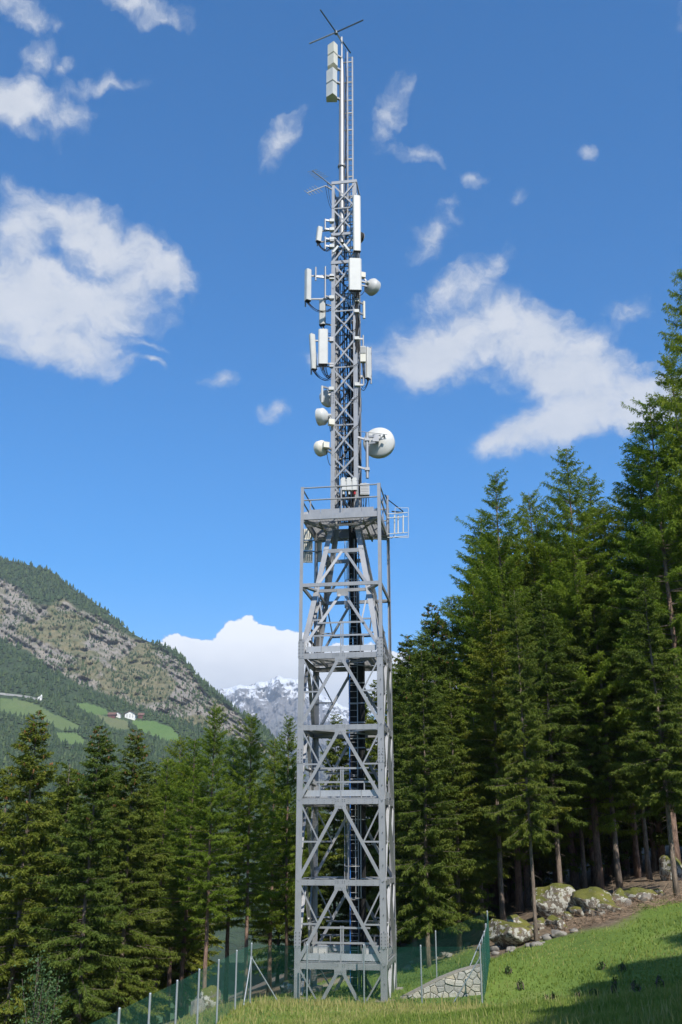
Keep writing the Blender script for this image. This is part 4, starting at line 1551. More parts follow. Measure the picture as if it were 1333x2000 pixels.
side_pole(635.5, 428, 449, 43.0, 0, 'short bare pole above the smallest tilted panel antenna', (430, 447))
side_pole(635.5, 463, 487, 43.0, 0, 'short bare pole below the smallest tilted panel antenna', (466, 480))
side_pole(617, 522, 548, 42.9, 0, 'short upright on the arm of the long-armed panel', (540,))
side_pole(635.5, 521, 583, 42.9, 0, 'long pole carrying the arms of the long-armed panel', (538, 578))
side_pole(629.5, 754, 786, 42.8, 0, 'thick white-clamped pole hanging above the two drum dishes', (755,), 0.06, 'greybox')
side_pole(710.5, 655, 752, 42.9, 1, 'pole carrying the radio unit on the mast corner', (752, 662))
side_pole(711.5, 589, 622, 43.2, 1, 'white stick antenna with black foot below the small drum dish', (594, 615), 0.07, 'cream')
# radio unit
c = P(709.5, 700, 42.75)
t = thing('radio_unit', 'ribbed pale radio unit on the pole beside the edge-on panel', 'radio unit', c - Vector((0, 0, 0.4)))
MB().box(c, (0.26, 0.2, 0.42)).build('housing', M['cream'], t)
m = MB()
for i in range(6):
    m.box(c + Vector((-0.11 + i * 0.044, -0.12, 0.42)), (0.014, 0.06, 0.38))
m.box(c + Vector((0, -0.05, 0.42)), (0.26, 0.1, 0.40))
m.build('cooling_fins', M['greybox'], t)
m = MB()
for i in range(3):
    m.tube(hang(c + Vector((-0.06 + .06 * i, 0, -0.2)), c + Vector((0.1, 0.1, -1.1 - .1 * i)), 0.1), 0.016, 5)
m.build('cable', M['dark'], t)


# drum and dish antennas
def drum(x, y, rpx, D, axis, depth, label, leg, m_='white', boxoff=None):
    """axis: direction the dish points; its back is towards -axis."""
    c = P(x, y, D)
    r = rpx / pxm(y, D)
    ax = Vector(axis).normalized()
    t = thing('dish_antenna', label, 'dish', c - Vector((0, 0, r)), 0, 'microwave dishes on the tower')
    prof = [(-depth * 0.95, r * 0.25), (-depth * 0.75, r * 0.62), (-depth * 0.45, r * 0.9), (-depth * 0.28, r), (depth * 0.5, r), (depth * 0.5 + 0.01, r * 0.985), (depth * 0.58, r * 0.8), (depth * 0.62, r * 0.3)]
    MB().lathe(prof, c, ax, 36).build('dish', M[m_], t)
    MB().lathe([(depth * 0.40, r * 1.012), (depth * 0.50, r * 1.012)], c, ax, 36).build('rim', M['greybox'], t)
    bk = c - ax * depth
    m = MB()
    m.lathe([(-0.14, r * 0.20), (0.06, r * 0.24)], bk, ax, 12)
    m.build('hub', M['greybox'], t)
    L_ = mleg(leg, bk.z)
    m = MB()
    m.beam(bk - ax * 0.06, L_, 0.09, 0.09)
    m.beam(bk - ax * 0.06 - Vector((0, 0, r * 0.5)), mleg(leg, bk.z - r * 0.5), 0.06, 0.06)
    m.build('bracket', M['galv'], t)
    if boxoff:
        bc = bk + Vector(boxoff)
        MB().box(bc, (0.28, 0.24, 0.28), Matrix.Rotation(0.3, 3, 'Z')).build('radio_box', M['cream'], t)
        MB().beam(bc, bk - ax * 0.05, 0.07, 0.07).build('box_arm', M['galv'], t)
    MB().tube(hang(bk, L_ + Vector((0, 0, -0.8)), 0.3), 0.016, 5).build('cable', M['dark'], t)
    return t


drum(727, 560, 16.5, 43.4, (0.62, 0.75, -0.12), 0.34, 'small drum dish turned away with a pale box above it, by the widest panel', 1, 'greybox', (-0.28, -0.05, 0.42))  # grey instead of white: the shade on this dish is put into its colour
drum(629, 814, 17, 43.2, (-0.72, 0.25, 0.0), 0.36, 'half shaded white drum dish above the cream one beside the mast', 0, 'white', (0.12, -0.15, -0.42))
drum(628.5, 875.5, 15.5, 43.0, (-0.55, 0.55, 0.05), 0.30, 'cream drum dish with a pale box, lowest of the three facing the valley', 0, 'cream', (0.0, -0.15, 0.02))
drum(641, 778, 17, 44.3, (-0.6, 0.8, 0), 0.25, 'grey drum dish half hidden behind the mast leg', 3, 'white')
drum(703, 464, 11, 44.2, (0.8, 0.6, 0), 0.2, 'little dark dish peeking out behind the tallest panel antenna', 2, 'dark')

# the large dish
c = P(740, 862.5, 43.6)
r = 31 / pxm(862, 43.6)
ax = Vector((0.16, 0.97, -0.02)).normalized()
t = thing('dish_antenna', 'largest white parabolic dish on its own pole above the top platform', 'dish', c - Vector((0, 0, r)), 0, 'microwave dishes on the tower')
MB().lathe([(-0.20, 0.10), (-0.185, r * 0.3), (-0.13, r * 0.62), (-0.03, r * 0.88), (0.02, r * 0.975), (0.05, r), (0.30, r), (0.31, r * 0.98), (0.33, r * 0.6), (0.34, 0.05)], c, ax, 56).build('dish', M['white'], t)
pl_b, pl_t = P(718, 934, 43.0), P(717.5, 846, 43.0)
pl_t = Vector((pl_b.x, pl_b.y, pl_t.z))
MB().tube([pl_b, pl_t], 0.075, 12).build('mount_pipe', M['galv'], t)
for zz in (pl_t.z - 0.35, P(718, 917, 43).z):
    m = MB()
    m.beam((pl_b.x, pl_b.y, zz), mleg(1, zz + 0.1), 0.07, 0.09)
    m.box((pl_b.x, pl_b.y, zz), (0.22, 0.22, 0.14))
    m.build('bracket', M['galv'], t)
m = MB()
m.beam((pl_b.x, pl_b.y, pl_t.z - 0.2), c - ax * 0.28 + Vector((0, 0, 0.15)), 0.12, 0.1)
m.beam((pl_b.x, pl_b.y, pl_t.z - 0.55), c - ax * 0.28 - Vector((0, 0, 0.15)), 0.1, 0.08)
m.box(c - ax * 0.36 + Vector((-0.1, 0, 0)), (0.3, 0.2, 0.36))
m.build('yoke', M['galv'], t)
m = MB()
fp = c - ax * 0.55 + Vector((0.33, 0, 0.12))
m.tube([c - ax * 0.30 + Vector((0.05, 0, 0)), c - ax * 0.52 + Vector((0.15, 0, -0.1)), fp], 0.035, 6)
m.tube([fp, fp + Vector((0.03, 0.1, -0.14))], 0.05, 8)
m.tube([c - ax * 0.3 + Vector((0.0, 0, 0.18)), c - ax * 0.5 + Vector((0.14, 0, 0.12)), c - ax * 0.5 + Vector((0.14, 0, -0.1))], 0.03, 6)
m.build('waveguide', M['galv_dk'], t)
m = MB()
m.tube([mleg(1, pl_t.z + 0.05), c - ax * 0.05 + Vector((r * 0.55, -0.3, 0.22))], 0.016, 6)
m.build('stay_rod', M['galv_dk'], t)

# toothed aerials (two small multi-element yagis)
def yagi(xa2, ya2, xb2, yb2, D0, D1, label, el_dir, n=9):
    a, b = P(xa2, ya2, D0), P(xb2, yb2, D1)
    t = thing('yagi_antenna', label, 'antenna', b, 0, 'toothed aerials at the mast top')
    MB().tube([a, b], 0.03, 6).build('boom', M['galv'], t)
    e = Vector(el_dir).normalized()
    for i in range(n):
        p_ = a.lerp(b, 0.02 + 0.75 * i / n)
        h_ = 0.30 + 0.12 * i / n
        o = MB().tube([p_ - e * h_, p_ + e * h_], 0.014, 4).build('element', M['galv_dk'], t)
    MB().beam(b, mleg(0, b.z - 0.1), 0.06, 0.06).build('bracket', M['galv'], t)
    MB().tube(hang(b, mleg(0, b.z - 1.3), 0.3), 0.012, 5).build('cable', M['dark'], t)


yagi(610, 333, 640, 356, 42.4, 42.9, 'upper toothed aerial slanting down to the mast top', (0.75, 0.3, 0.5), 6)
yagi(600, 377, 636, 363, 42.4, 42.9, 'lower toothed aerial reaching up to the mast top', (-0.55, 0.3, 0.75), 5)

# upper white beam panels on the pole
def vpanel(y0, y1, x0, x1, label, m_):
    D = 43.1
    xc = (x0 + x1) / 2
    w = (x1 - x0) / pxm((y0 + y1) / 2, D)
    top, bot = P(xc, y0, D), P(xc, y1, D)
    bot = Vector((top.x, top.y, bot.z))
    t = thing('beam_antenna', label, 'antenna', bot, 0, 'boxed beam antennas on the top pole')
    H_ = top.z - bot.z
    poly = [(-w / 2, 0.30), (-w / 2, -0.10), (0.06, -0.40), (w / 2, -0.12), (w / 2, 0.30)]
    for i in range(2):
        za, zb2 = bot.z + H_ * (0.52 * i), bot.z + H_ * (0.52 * i + 0.46)
        MB().extrude(poly, (top.x, top.y, za), (top.x, top.y, zb2), (1, 0, 0), (0, 1, 0)).build('cover', M[m_], t)
    MB().extrude([(x * 0.9, y * 0.86) for x, y in poly], (top.x, top.y, bot.z + H_ * 0.44), (top.x, top.y, bot.z + H_ * 0.54), (1, 0, 0), (0, 1, 0)).build('joint_band', M['greybox'], t)
    m = MB()
    for f_ in (0.2, 0.8):
        m.beam((top.x, top.y + 0.25, bot.z + H_ * f_), TWorld(pole_x, pole_y, bot.z + H_ * f_), 0.12, 0.1)
    m.build('bracket', M['galv'], t)


vpanel(90, 132, 640.5, 660, 'upper cream boxed antenna of two wedge covers under the crossed rods', 'cream')
vpanel(140, 192, 638, 659, 'lower white boxed antenna of two wedge covers on the top pole', 'white')

# crossed rods at the very top
zt_ = P(657, 63, 43.4).z
cc = PZ(657, 63, zt_)
t = thing('crossed_dipole', 'four dark crossed rods at the very tip of the pole', 'antenna', cc)
for (x_, y_) in ((626, 19), (710, 39), (605, 85), (685, 103)):
    MB().tube([cc, PZ(x_, y_, zt_)], 0.042, 8).build('rod', M['spoke'] if x_ != 605 else M['galv'], t)
MB().lathe([(-0.12, 0.10), (0.06, 0.10)], cc, (0, 0, 1), 10).build('hub', M['spoke'], t)
tp = TWorld(pole_x, pole_y, zp2)
MB().tube([tp - Vector((0, 0, 0.3)), cc], 0.05, 8).build('stem', M['galv'], t)

# equipment on the top platform
for i, x_ in enumerate((670.5, 681.5, 692.5)):
    c = P(x_, 949, 42.5)
    t = thing('radio_unit', ('white radio unit on the top platform beside the mast edge', 'white radio unit on the top platform between two like it', 'white radio unit on the top platform next to the grey cabinet')[i], 'radio unit', c - Vector((0, 0, 0.4)), 0, 'white radio units on the platform')
    rbox(MB(), c, 0.26, 0.22, 0.46, Matrix.Identity(3), 0.05).build('housing', M['white'], t)
    m = MB()
    m.extrude([(-0.13, 0), (0.13, 0), (0.09, 0.14), (-0.06, 0.14)], c + Vector((0, -0.1, 0.24)), c + Vector((0, 0.1, 0.24)), (1, 0, 0), (0, 0, 1))
    m.build('sun_hood', M['white'], t)
    MB().tube([c + Vector((0.02, 0, -0.22)), c + Vector((0.02, 0, -0.42))], 0.05, 8).build('connector', M['red'] if i == 2 else M['white'], t)
    MB().beam(c + Vector((0, 0.1, 0)), c + Vector((0, 0.42, 0)), 0.05, 0.05).build('bracket', M['galv'], t)
    for q in range(3):
        MB().tube(hang(c + Vector((-.05 + .05 * q, 0, -0.25)), Vector((c.x + random.uniform(-.2, .2), c.y + 0.2, ZP + 0.3)), 0.06), 0.013, 5).build('cable', M['dark'], t)
c = P(713, 957, 42.3)
t = thing('equipment_cabinet', 'grey louvred cabinet on the top platform rail', 'cabinet', c - Vector((0, 0, 0.3)))
MB().box(c, (0.42, 0.3, 0.54)).build('housing', M['greybox'], t)
m = MB()
for i in range(6):
    m.box(c + Vector((0, -0.155, -0.2 + 0.08 * i)), (0.36, 0.012, 0.03))
m.build('louvre_panel', M['galv_dk'], t)
m = MB()
m.tube([c + Vector((-0.1, 0, 0.26)), c + Vector((-0.07, 0, 0.34)), c + Vector((0.07, 0, 0.34)), c + Vector((0.1, 0, 0.26))], 0.015, 6)
m.build('handle', M['galv'], t)
for q in range(7):
    MB().tube(hang(c + Vector((-.17 + .055 * q, 0, -0.26)), Vector((c.x - 0.15 + .05 * q + random.uniform(-.1, .1), c.y + 0.1, ZP + 0.25)), random.uniform(-.05, .05)), 0.012, 5).build('cable', M['dark'], t)
MB().beam(c + Vector((0, 0.1, -0.25)), TWorld(MH, -MH, c.z - 0.25), 0.05, 0.05).build('bracket', M['galv'], t)

# wire frame antenna hanging off the platform's far corner
A0, B0 = 44.2, 44.6
t = thing('frame_antenna', 'open white wire frame antenna hung off the top platform corner', 'antenna', P(772, 1050, A0))
fr = MB()
cs = [P(772, 992, A0), P(798, 992, B0), P(798, 1050, B0), P(772, 1050, A0)]
for a, b in zip(cs, cs[1:] + cs[:1]):
    fr.tube([a, b], 0.014, 6)
fr.build('frame', M['white'], t)
for yy in (1001, 1009, 1040, 1047):
    MB().tube([P(757, yy + 3, A0 - .3), P(796, yy, B0)], 0.022, 6).build('crossbar', M['white'], t)
for xx in (771, 778, 788):
    MB().tube([P(xx, 1006, A0 + .2), P(xx, 1041, A0 + .2)], 0.03, 6).build('element', M['cream'], t)
MB().tube([P(752, 966, 43.9), P(757, 975, A0), P(788, 999, B0)], 0.026, 6).build('stay', M['dark'], t)
MB().tube([P(766, 999, A0 + .1), P(788, 1001, B0)], 0.035, 6).build('arm', M['dark'], t)
MB().tube([P(757, 968, A0), P(757, 1046, A0)], 0.06, 8).build('mount_pipe', M['galv'], t)
MB().tube(hang(P(770, 1045, A0), P(760, 1046, A0), 0.15), 0.015, 5).build('cable', M['dark'], t)
MB().beam(P(757, 1000, A0), TWorld(W - 0.05, W - 0.3, P(757, 1000, A0).z), 0.08, 0.08).build('bracket', M['galv'], t)

# cream dipole panels below the platform
D = 44.9
t = thing('dipole_panel', 'cream dipole panel array hung on a dark pipe under the top platform', 'antenna', P(610, 1100, D))
for (y0, y1) in ((1033, 1054), (1056, 1075), (1078, 1099)):
    c = P(601, (y0 + y1) / 2, D)
    h_ = P(601, y0, D).z - P(601, y1, D).z
    o = MB().box(c, (20 / pxm(1060, D), 0.06, h_)).build('reflector', M['cream'], t)
    m = MB()
    for i in range(5):
        m.tube([c + Vector((-0.20 + 0.1 * i, -0.14, -h_ * 0.42)), c + Vector((-0.18 + 0.1 * i, -0.14, h_ * 0.42))], 0.012, 5)
        m.tube([c + Vector((-0.19 + 0.1 * i, -0.14, 0)), c + Vector((-0.19 + 0.1 * i, 0.0, 0))], 0.012, 5)
    m.build('dipole', M['spoke'], o)
m = MB()
for yy in (1056, 1077):
    m.beam(P(591, yy, D - .1), P(629, yy, D - .1), 0.04, 0.05)
m.build('crossbar', M['spoke'], t)
MB().tube([P(618, 1140, D), P(618, 1022, D)], 0.07, 10).build('mount_pipe', M['galv_dk'], t)
MB().box(P(624, 1078, D + .1), (0.26, 0.2, 0.95)).build('housing', M['greybox'], t)
for yy in (1030, 1136):
    MB().beam(P(618, yy, D), TWorld(-W + 0.06, W - 0.06, P(618, yy, D).z), 0.07, 0.07).build('bracket', M['galv_dk'], t)

# ================================================================== TREES
def nrm(a):
    return a / np.maximum(np.linalg.norm(a, axis=-1, keepdims=True), 1e-9)


def diamonds(Pp, D, ln, wd, r, sag=0.12, flatup=0.0):
    """Leaf-shaped quads: base, two shoulders, tip."""
    n = len(Pp)
    rv = r.normal(0, 1, (n, 3))
    rv[:, 2] += flatup * np.sign(rv[:, 2] + 1e-6)
    S = nrm(np.cross(D, rv))
    mid = Pp + D * (ln * 0.45)[:, None]
    tip = Pp + D * ln[:, None]
    tip[:, 2] -= sag * ln
    hw = (wd * 0.5)[:, None]
    return np.stack([Pp, mid + S * hw, tip, mid - S * hw], 1).reshape(-1, 3)


def conifer(seed, H, cb, R, kind):
    r = np.random.default_rng(seed)
    larch = kind == 'larch'
    # trunk
    nseg = 14
    zs = np.linspace(0, H, nseg)
    wobx, woby = np.cumsum(r.normal(0, 0.03, nseg)), np.cumsum(r.normal(0, 0.03, nseg))
    wobx -= wobx[0]
    woby -= woby[0]
    r0 = 0.0065 * H + 0.025
    rad = r0 * (1 - zs / H) ** 0.85 + 0.012
    rad[0] *= 1.35
    tm_ = MB()
    tm_.tube([(wobx[i], woby[i], z - (0.5 if i == 0 else 0)) for i, z in enumerate(zs)], list(rad), 9)

    def axis(z):
        return np.array([np.interp(z, zs, wobx), np.interp(z, zs, woby), z])
    bv, bi, nb = [], [], 0          # branch wood
    LP, LD, LL, LW, LT = [], [], [], [], []
    z = cb
    k = 0
    dead_lo = max(1.2, cb * 0.25)
    zdead = dead_lo
    BR = []
    while z < H - 0.15:
        t = (H - z) / (H - cb)
        if larch:
            prof = (t ** 0.62) * (1.0 - 0.30 * max(0, t - 0.7) / 0.3)
            step, nbr = (0.30, r.integers(3, 6))
        else:
            prof = (t ** 0.70) * (1.0 - 0.22 * max(0, t - 0.75) / 0.25)
            step, nbr = (0.34, r.integers(4, 7))
        a0 = r.uniform(0, 6.28)
        for q in range(nbr):
            aq = a0 + q * 6.283 / nbr
            lob = 0.5 + 0.5 * mnoise.noise(Vector((math.cos(aq) * 1.1, math.sin(aq) * 1.1, z * 0.33 + seed * 3.7))) * 1.6
            L = R * prof * r.uniform(0.55, 1.1) * (0.62 + 0.62 * lob) * (1 + 0.14 * math.cos(aq - 1.0 - z * 0.35)) + 0.25
            if r.random() < 0.09:
                L *= 1.3
            BR.append((z + r.uniform(-0.28, 0.28), a0 + q * 6.283 / nbr + r.uniform(-0.4, 0.4), L, t))
        z += step * r.uniform(0.7, 1.3)
    for (bz, az_, L, t) in BR:
        dirh = np.array([math.cos(az_), math.sin(az_), 0.0])
        side = np.array([-dirh[1], dirh[0], 0.0])
        if larch:
            p0 = 0.55 - 0.75 * t + r.normal(0, 0.10)
            cv = 0.12 + r.normal(0, 0.08)
        else:
            p0 = 0.60 - 0.95 * t + r.normal(0, 0.08)
            cv = -0.20 + 0.30 * t + r.normal(0, 0.09)
        o = axis(bz)
        sp_ = (0.050 if larch else 0.060)
        n = max(4, int(L / sp_))
        s = np.sort(r.uniform(0.10 if L < 1 else 0.20, 1.0, n * 2))
        pos = o[None] + dirh[None] * (L * s)[:, None]
        pos[:, 2] += L * (p0 * s + cv * s * s)
        tang = nrm(dirh[None] + np.array([0, 0, 1.0])[None] * (p0 + 2 * cv * s)[:, None])
        sg = np.where(np.arange(len(s)) % 2 == 0, 1.0, -1.0)
        if larch:
            tl = (0.13 + 0.27 * np.sqrt(1 - s * 0.8)) * r.uniform(0.6, 1.3, len(s)) * min(1, 0.35 + L / 2.6)
            D = tang * r.uniform(0.2, 0.9, len(s))[:, None] + side[None] * (sg * r.uniform(0.3, 1.0, len(s)))[:, None]
            D[:, 2] -= r.uniform(0.1, 1.3, len(s)) * (0.35 + 0.65 * t)
            wd = tl * 0.0 + 0.046
        else:
            tl = (0.14 + 0.42 * np.sqrt(1 - s * 0.85)) * r.uniform(0.6, 1.25, len(s)) * min(1, 0.4 + L / 2.6)
            D = tang * r.uniform(0.5, 1.0, len(s))[:, None] + side[None] * (sg * r.uniform(0.5, 1.0, len(s)))[:, None]
            D[:, 2] -= r.uniform(0.1, 1.35, len(s)) * (0.25 + 0.75 * t)
            wd = tl * 0.0 + 0.072
        D = nrm(nrm(D) + r.normal(0, 0.34 if larch else 0.24, D.shape))
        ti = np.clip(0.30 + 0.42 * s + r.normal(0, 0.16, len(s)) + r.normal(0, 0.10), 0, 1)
        LP.append(pos); LD.append(D); LL.append(tl); LW.append(wd); LT.append(ti)
        # side sprays on each twig
        for f_, sc in ((0.30, 0.62), (0.55, 0.55), (0.75, 0.42)):
            keep = r.random(len(s)) < 0.85
            q_ = pos[keep] + D[keep] * (tl[keep] * f_)[:, None]
            rv = r.normal(0, 0.62, (keep.sum(), 3))
            rv[:, 2] -= 0.25 if larch else 0.15
            LP.append(q_); LD.append(nrm(D[keep] + rv)); LL.append(tl[keep] * sc); LW.append(wd[keep] * 0.85); LT.append(np.clip(ti[keep] + r.normal(0, 0.08, keep.sum()), 0, 1))
        # wood
        if L > 0.7:
            ss = np.array([0, 0.35, 0.7, 0.95])
            pp = o[None] + dirh[None] * (L * ss)[:, None]
            pp[:, 2] += L * (p0 * ss + cv * ss * ss)
            rr_ = (0.008 + 0.008 * L) * (1 - ss * 0.88)
            ring = np.stack([pp + side[None] * rr_[:, None], pp - side[None] * (rr_ * 0.5)[:, None] + np.array([0, 0, 1.0]) * (rr_ * 0.87)[:, None], pp - side[None] * (rr_ * 0.5)[:, None] - np.array([0, 0, 1.0]) * (rr_ * 0.87)[:, None]], 1)
            bv.append(ring.reshape(-1, 3))
            for i in range(3):
                for j in range(3):
                    a_, b_ = nb + i * 3 + j, nb + i * 3 + (j + 1) % 3
                    bi += [a_, b_, b_ + 3, a_ + 3]
            nb += 12
    # dead snags below the crown
    z = dead_lo
    while z < cb + 1.5:
        az_ = r.uniform(0, 6.28)
        L = r.uniform(0.3, 1.1) * (1.3 if z > cb * 0.6 else 0.8)
        dirh = np.array([math.cos(az_), math.sin(az_), 0.0])
        side = np.array([-dirh[1], dirh[0], 0.0])
        o = axis(z)
        ss = np.array([0, 0.35, 0.7, 1.0])
        pp = o[None] + dirh[None] * (L * ss)[:, None] + side[None] * (r.normal(0, 0.08, 4) * ss)[:, None]
        pp[:, 2] += L * (0.1 * ss - 0.45 * ss * ss)
        rr_ = 0.017 * (1 - ss * 0.8)
        ring = np.stack([pp + side[None] * rr_[:, None], pp + np.array([0, 0, 1.0]) * rr_[:, None], pp - np.array([0, 0, 1.0]) * rr_[:, None]], 1)
        bv.append(ring.reshape(-1, 3))
        for i in range(3):
            for j in range(3):
                a_, b_ = nb + i * 3 + j, nb + i * 3 + (j + 1) % 3
                bi += [a_, b_, b_ + 3, a_ + 3]
        nb += 12
        z += r.uniform(0.12, 0.4)
    LPc, LDc, LLc, LWc, LTc = (np.concatenate(x) for x in (LP, LD, LL, LW, LT))
    cv_ = diamonds(LPc, LDc, LLc, LWc, r, 0.15, 0.6)
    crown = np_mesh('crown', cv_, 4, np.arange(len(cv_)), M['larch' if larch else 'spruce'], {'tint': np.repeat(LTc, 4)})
    wood = np_mesh('limbs', np.concatenate(bv), 4, np.array(bi), M['deadwood'])
    me = bpy.data.meshes.new('trunk')
    me.from_pydata(tm_.v, [], tm_.f)
    me.polygons.foreach_set('use_smooth', [True] * len(tm_.f))
    me.materials.append(M['bark_larch' if larch else 'bark_spruce'])
    # hanging cones near the top
    cm = None
    if not larch:
        cvs, cfs = [], []
        for (bz, az_, L, t) in BR:
            if t < 0.33 and r.random() < 0.55:
                for _ in range(r.integers(2, 6)):
                    s = r.uniform(0.55, 0.98)
                    c = axis(bz) + np.array([math.cos(az_), math.sin(az_), 0.45 - 0.8 * t]) * L * s
                    h_, w_ = r.uniform(0.14, 0.22), 0.045
                    a0 = r.uniform(0, 3)
                    o = len(cvs)
                    for zz, ww in ((0, 0.3), (-0.35, 1.0), (-1.0, 0.25)):
                        for j in range(4):
                            cvs.append((c[0] + math.cos(a0 + j * 1.571) * w_ * ww, c[1] + math.sin(a0 + j * 1.571) * w_ * ww, c[2] + zz * h_))
                    for i in range(2):
                        for j in range(4):
                            cfs += [o + i * 4 + j, o + i * 4 + (j + 1) % 4, o + i * 4 + 4 + (j + 1) % 4, o + i * 4 + 4 + j]
        if cvs:
            cm = np_mesh('cones', np.array(cvs), 4, np.array(cfs), M['cone'])
    return dict(H=H, trunk=me, crown=crown, wood=wood, cones=cm, kind=kind)


VAR = {
    'sA': conifer(101, 24, 3.2, 4.0, 'spruce'),
    'sB': conifer(102, 20, 1.6, 3.7, 'spruce'),
    'sC': conifer(103, 25, 7.0, 3.9, 'spruce'),
    'sD': conifer(106, 18, 4.8, 3.1, 'spruce'),
    'lA': conifer(104, 26, 8.5, 3.9, 'larch'),
    'lB': conifer(105, 24, 6.0, 3.5, 'larch'),
    'sE': conifer(108, 22, 2.4, 3.5, 'spruce'),
    'lD': conifer(109, 25, 7.5, 3.6, 'larch'),
    'lC': conifer(107, 27, 3.5, 4.6, 'larch'),
}


_alt = {'sA': ['sA', 'sE'], 'sB': ['sB', 'sE'], 'lA': ['lA', 'lD'], 'lB': ['lB', 'lD']}
_cnt = {}


def put_tree(var, x, y, H, rot, label, group, wide=1.0, cones=False, lean=(0, 0)):
    if var in _alt:
        _cnt[var] = _cnt.get(var, 0) + 1
        var = _alt[var][_cnt[var] % 2]
    v = VAR[var]
    s = H / v['H']
    nm = 'larch_tree' if v['kind'] == 'larch' else 'spruce_tree'
    t = thing(nm, label, 'tree', (x, y, gz(x, y) - 0.05), rot, group)
    t.scale = (s * wide, s * wide, s)
    t.rotation_euler = (lean[0], lean[1], rot)
    for part in ('trunk', 'crown', 'wood', 'cones'):
        me = v[part]
        if me is None or (part == 'cones' and not cones):
            continue
        o = bpy.data.objects.new({'trunk': 'trunk', 'crown': 'crown', 'wood': 'limbs', 'cones': 'cones'}[part], me)
        o.parent = t
        if part in ('crown', 'wood', 'cones'):
            o['kind'] = 'stuff'
        col.objects.link(o)
    return t


trr = random.Random(21)


def tree_px(var, xpx, ytop, D, label, group, wide=1.0, cones=False):
    """Tree whose trunk stands at photo column xpx and whose tip reaches row ytop."""
    X = P(xpx, 1640, D).x
    top = P(xpx, ytop, D)
    # a vertical stem leans in the picture: use the column at the tip
    X = top.x * 0.55 + X * 0.45
    H = top.z - gz(X, D)
    return put_tree(var, X, D, H, trr.uniform(0, 6.28), label, group, wide, cones)


GL, GR = 'conifers beyond the left fence', 'conifers at the meadow edge'
# left of the tower
tree_px('sA', 62, 1388, 47, 'spruce with many brown cones at its tip, farthest from the tower', GL, 1.05, True)
tree_px('sB', 190, 1418, 45, 'spruce with a broken looking top hung with brown cones', GL, 1.1, True)
tree_px('sA', 262, 1425, 50, 'bushy spruce with cones between the broken topped one and the larches', GL, 1.1, True)
tree_px('lA', 418, 1378, 50, 'larch with a long bare reddish trunk behind the fence', GL, 1.0)
tree_px('lB', 492, 1394, 52, 'larch with a full pale green crown beside the fence corner', GL, 1.0)
tree_px('lB', 566, 1396, 58, 'slender larch right behind the tower legs', GL, 0.85)
for (v, x, y, D) in (('sB', 8, 1500, 52), ('sD', 130, 1490, 56), ('lB', 325, 1480, 60), ('lB', 372, 1440, 57), ('lB', 455, 1440, 60), ('lB', 535, 1440, 64),
                     ('sA', -40, 1440, 50), ('lB', 350, 1440, 66), ('sB', 100, 1560, 60), ('sA', 220, 1500, 64), ('sB', 290, 1530, 54), ('sA', -90, 1420, 58)):
    tree_px(v, x, y, D, 'dark spruce standing among the trees behind the left fence' if v[0] == 's' else 'pale larch filling the row between the larger larches left of the tower', GL if v[0] == 's' else 'lesser larches left of the tower', 1.15)
for (v, x, y, D) in (('sD', 615, 1560, 68), ('sB', 655, 1395, 72), ('sA', 705, 1345, 70), ('sB', 740, 1330, 66), ('lB', 770, 1300, 68)):
    tree_px(v, x, y, D, 'larch seen beside the tower legs against the cloud' if v[0] == 'l' else 'spruce seen through the tower legs', None if v[0] == 'l' else 'spruces behind the tower', 1.0)
for i in range(16):
    x, D = trr.uniform(-150, 640), trr.uniform(66, 92)
    tree_px(trr.choice(('sA', 'sB', 'sD')), x, trr.uniform(1480, 1560), D, 'dark spruce deep in the wood left of the tower', 'dark spruces deep in the left wood', 1.1)
# right of the tower
tree_px('sA', 800, 1240, 58, 'spruce with brown cones and a crooked side top next to the tower', GR, 1.0, True)
tree_px('sA', 853, 1180, 64, 'taller coned spruce just behind the crooked one', GR, 1.0, True)
tree_px('lC', 985, 925, 62, 'tall larch with an open pointed top rising over the wood', GR, 0.95)
tree_px('lA', 1056, 962, 68, 'larch with a thin pale tip between two taller larches', GR, 0.9)
tree_px('lC', 1130, 876, 60, 'tall broad topped larch rising highest in the wood middle', GR, 1.0)
tree_px('lA', 1205, 985, 66, 'larch in the gap before the huge edge larch', GR, 1.0)
tree_px('lA', 1405, 520, 54, 'huge airy larch towering at the meadow edge', GR, 0.72)
tree_px('lA', 1350, 690, 62, 'tall larch pressed against the huge airy one', GR, 0.85)
tree_px('lA', 1300, 780, 56, 'larch crowded behind the huge airy one', GR, 1.0)
# front row with trunks in view
tree_px('sA', 826, 1262, 51.5, 'spruce on a bare lower trunk beside the wire fence', GR, 0.95)
tree_px('sA', 885, 1330, 54, 'full spruce hanging over the fenced bank', GR, 1.1)
tree_px('sC', 962, 1190, 55, 'spruce with a thick dark trunk behind the mossy rocks', GR, 1.1)
tree_px('sC', 1020, 1150, 50, 'slim spruce with a straight bare trunk casting a shadow on a rock', GR, 0.7)
tree_px('sC', 1068, 1150, 57, 'spruce with a leaning mottled trunk behind the large boulder', GR, 1.1)
tree_px('sC', 1178, 1120, 59, 'spruce with the stoutest trunk in the dark wood', GR, 1.2)
tree_px('sC', 1282, 1120, 51.5, 'spruce with a pale bare trunk at the upper end of the brush', GR, 1.05)
tree_px('sC', 1118, 1230, 62, 'spruce with a mid grey trunk between the two stout ones', GR, 1.15)
tree_px('sC', 1238, 1180, 60, 'spruce with a thin dark trunk above the brush pile', GR, 1.15)
tree_px('sD', 930, 1400, 58, 'shorter spruce filling the gap behind the upper fence corner', GR, 1.2)
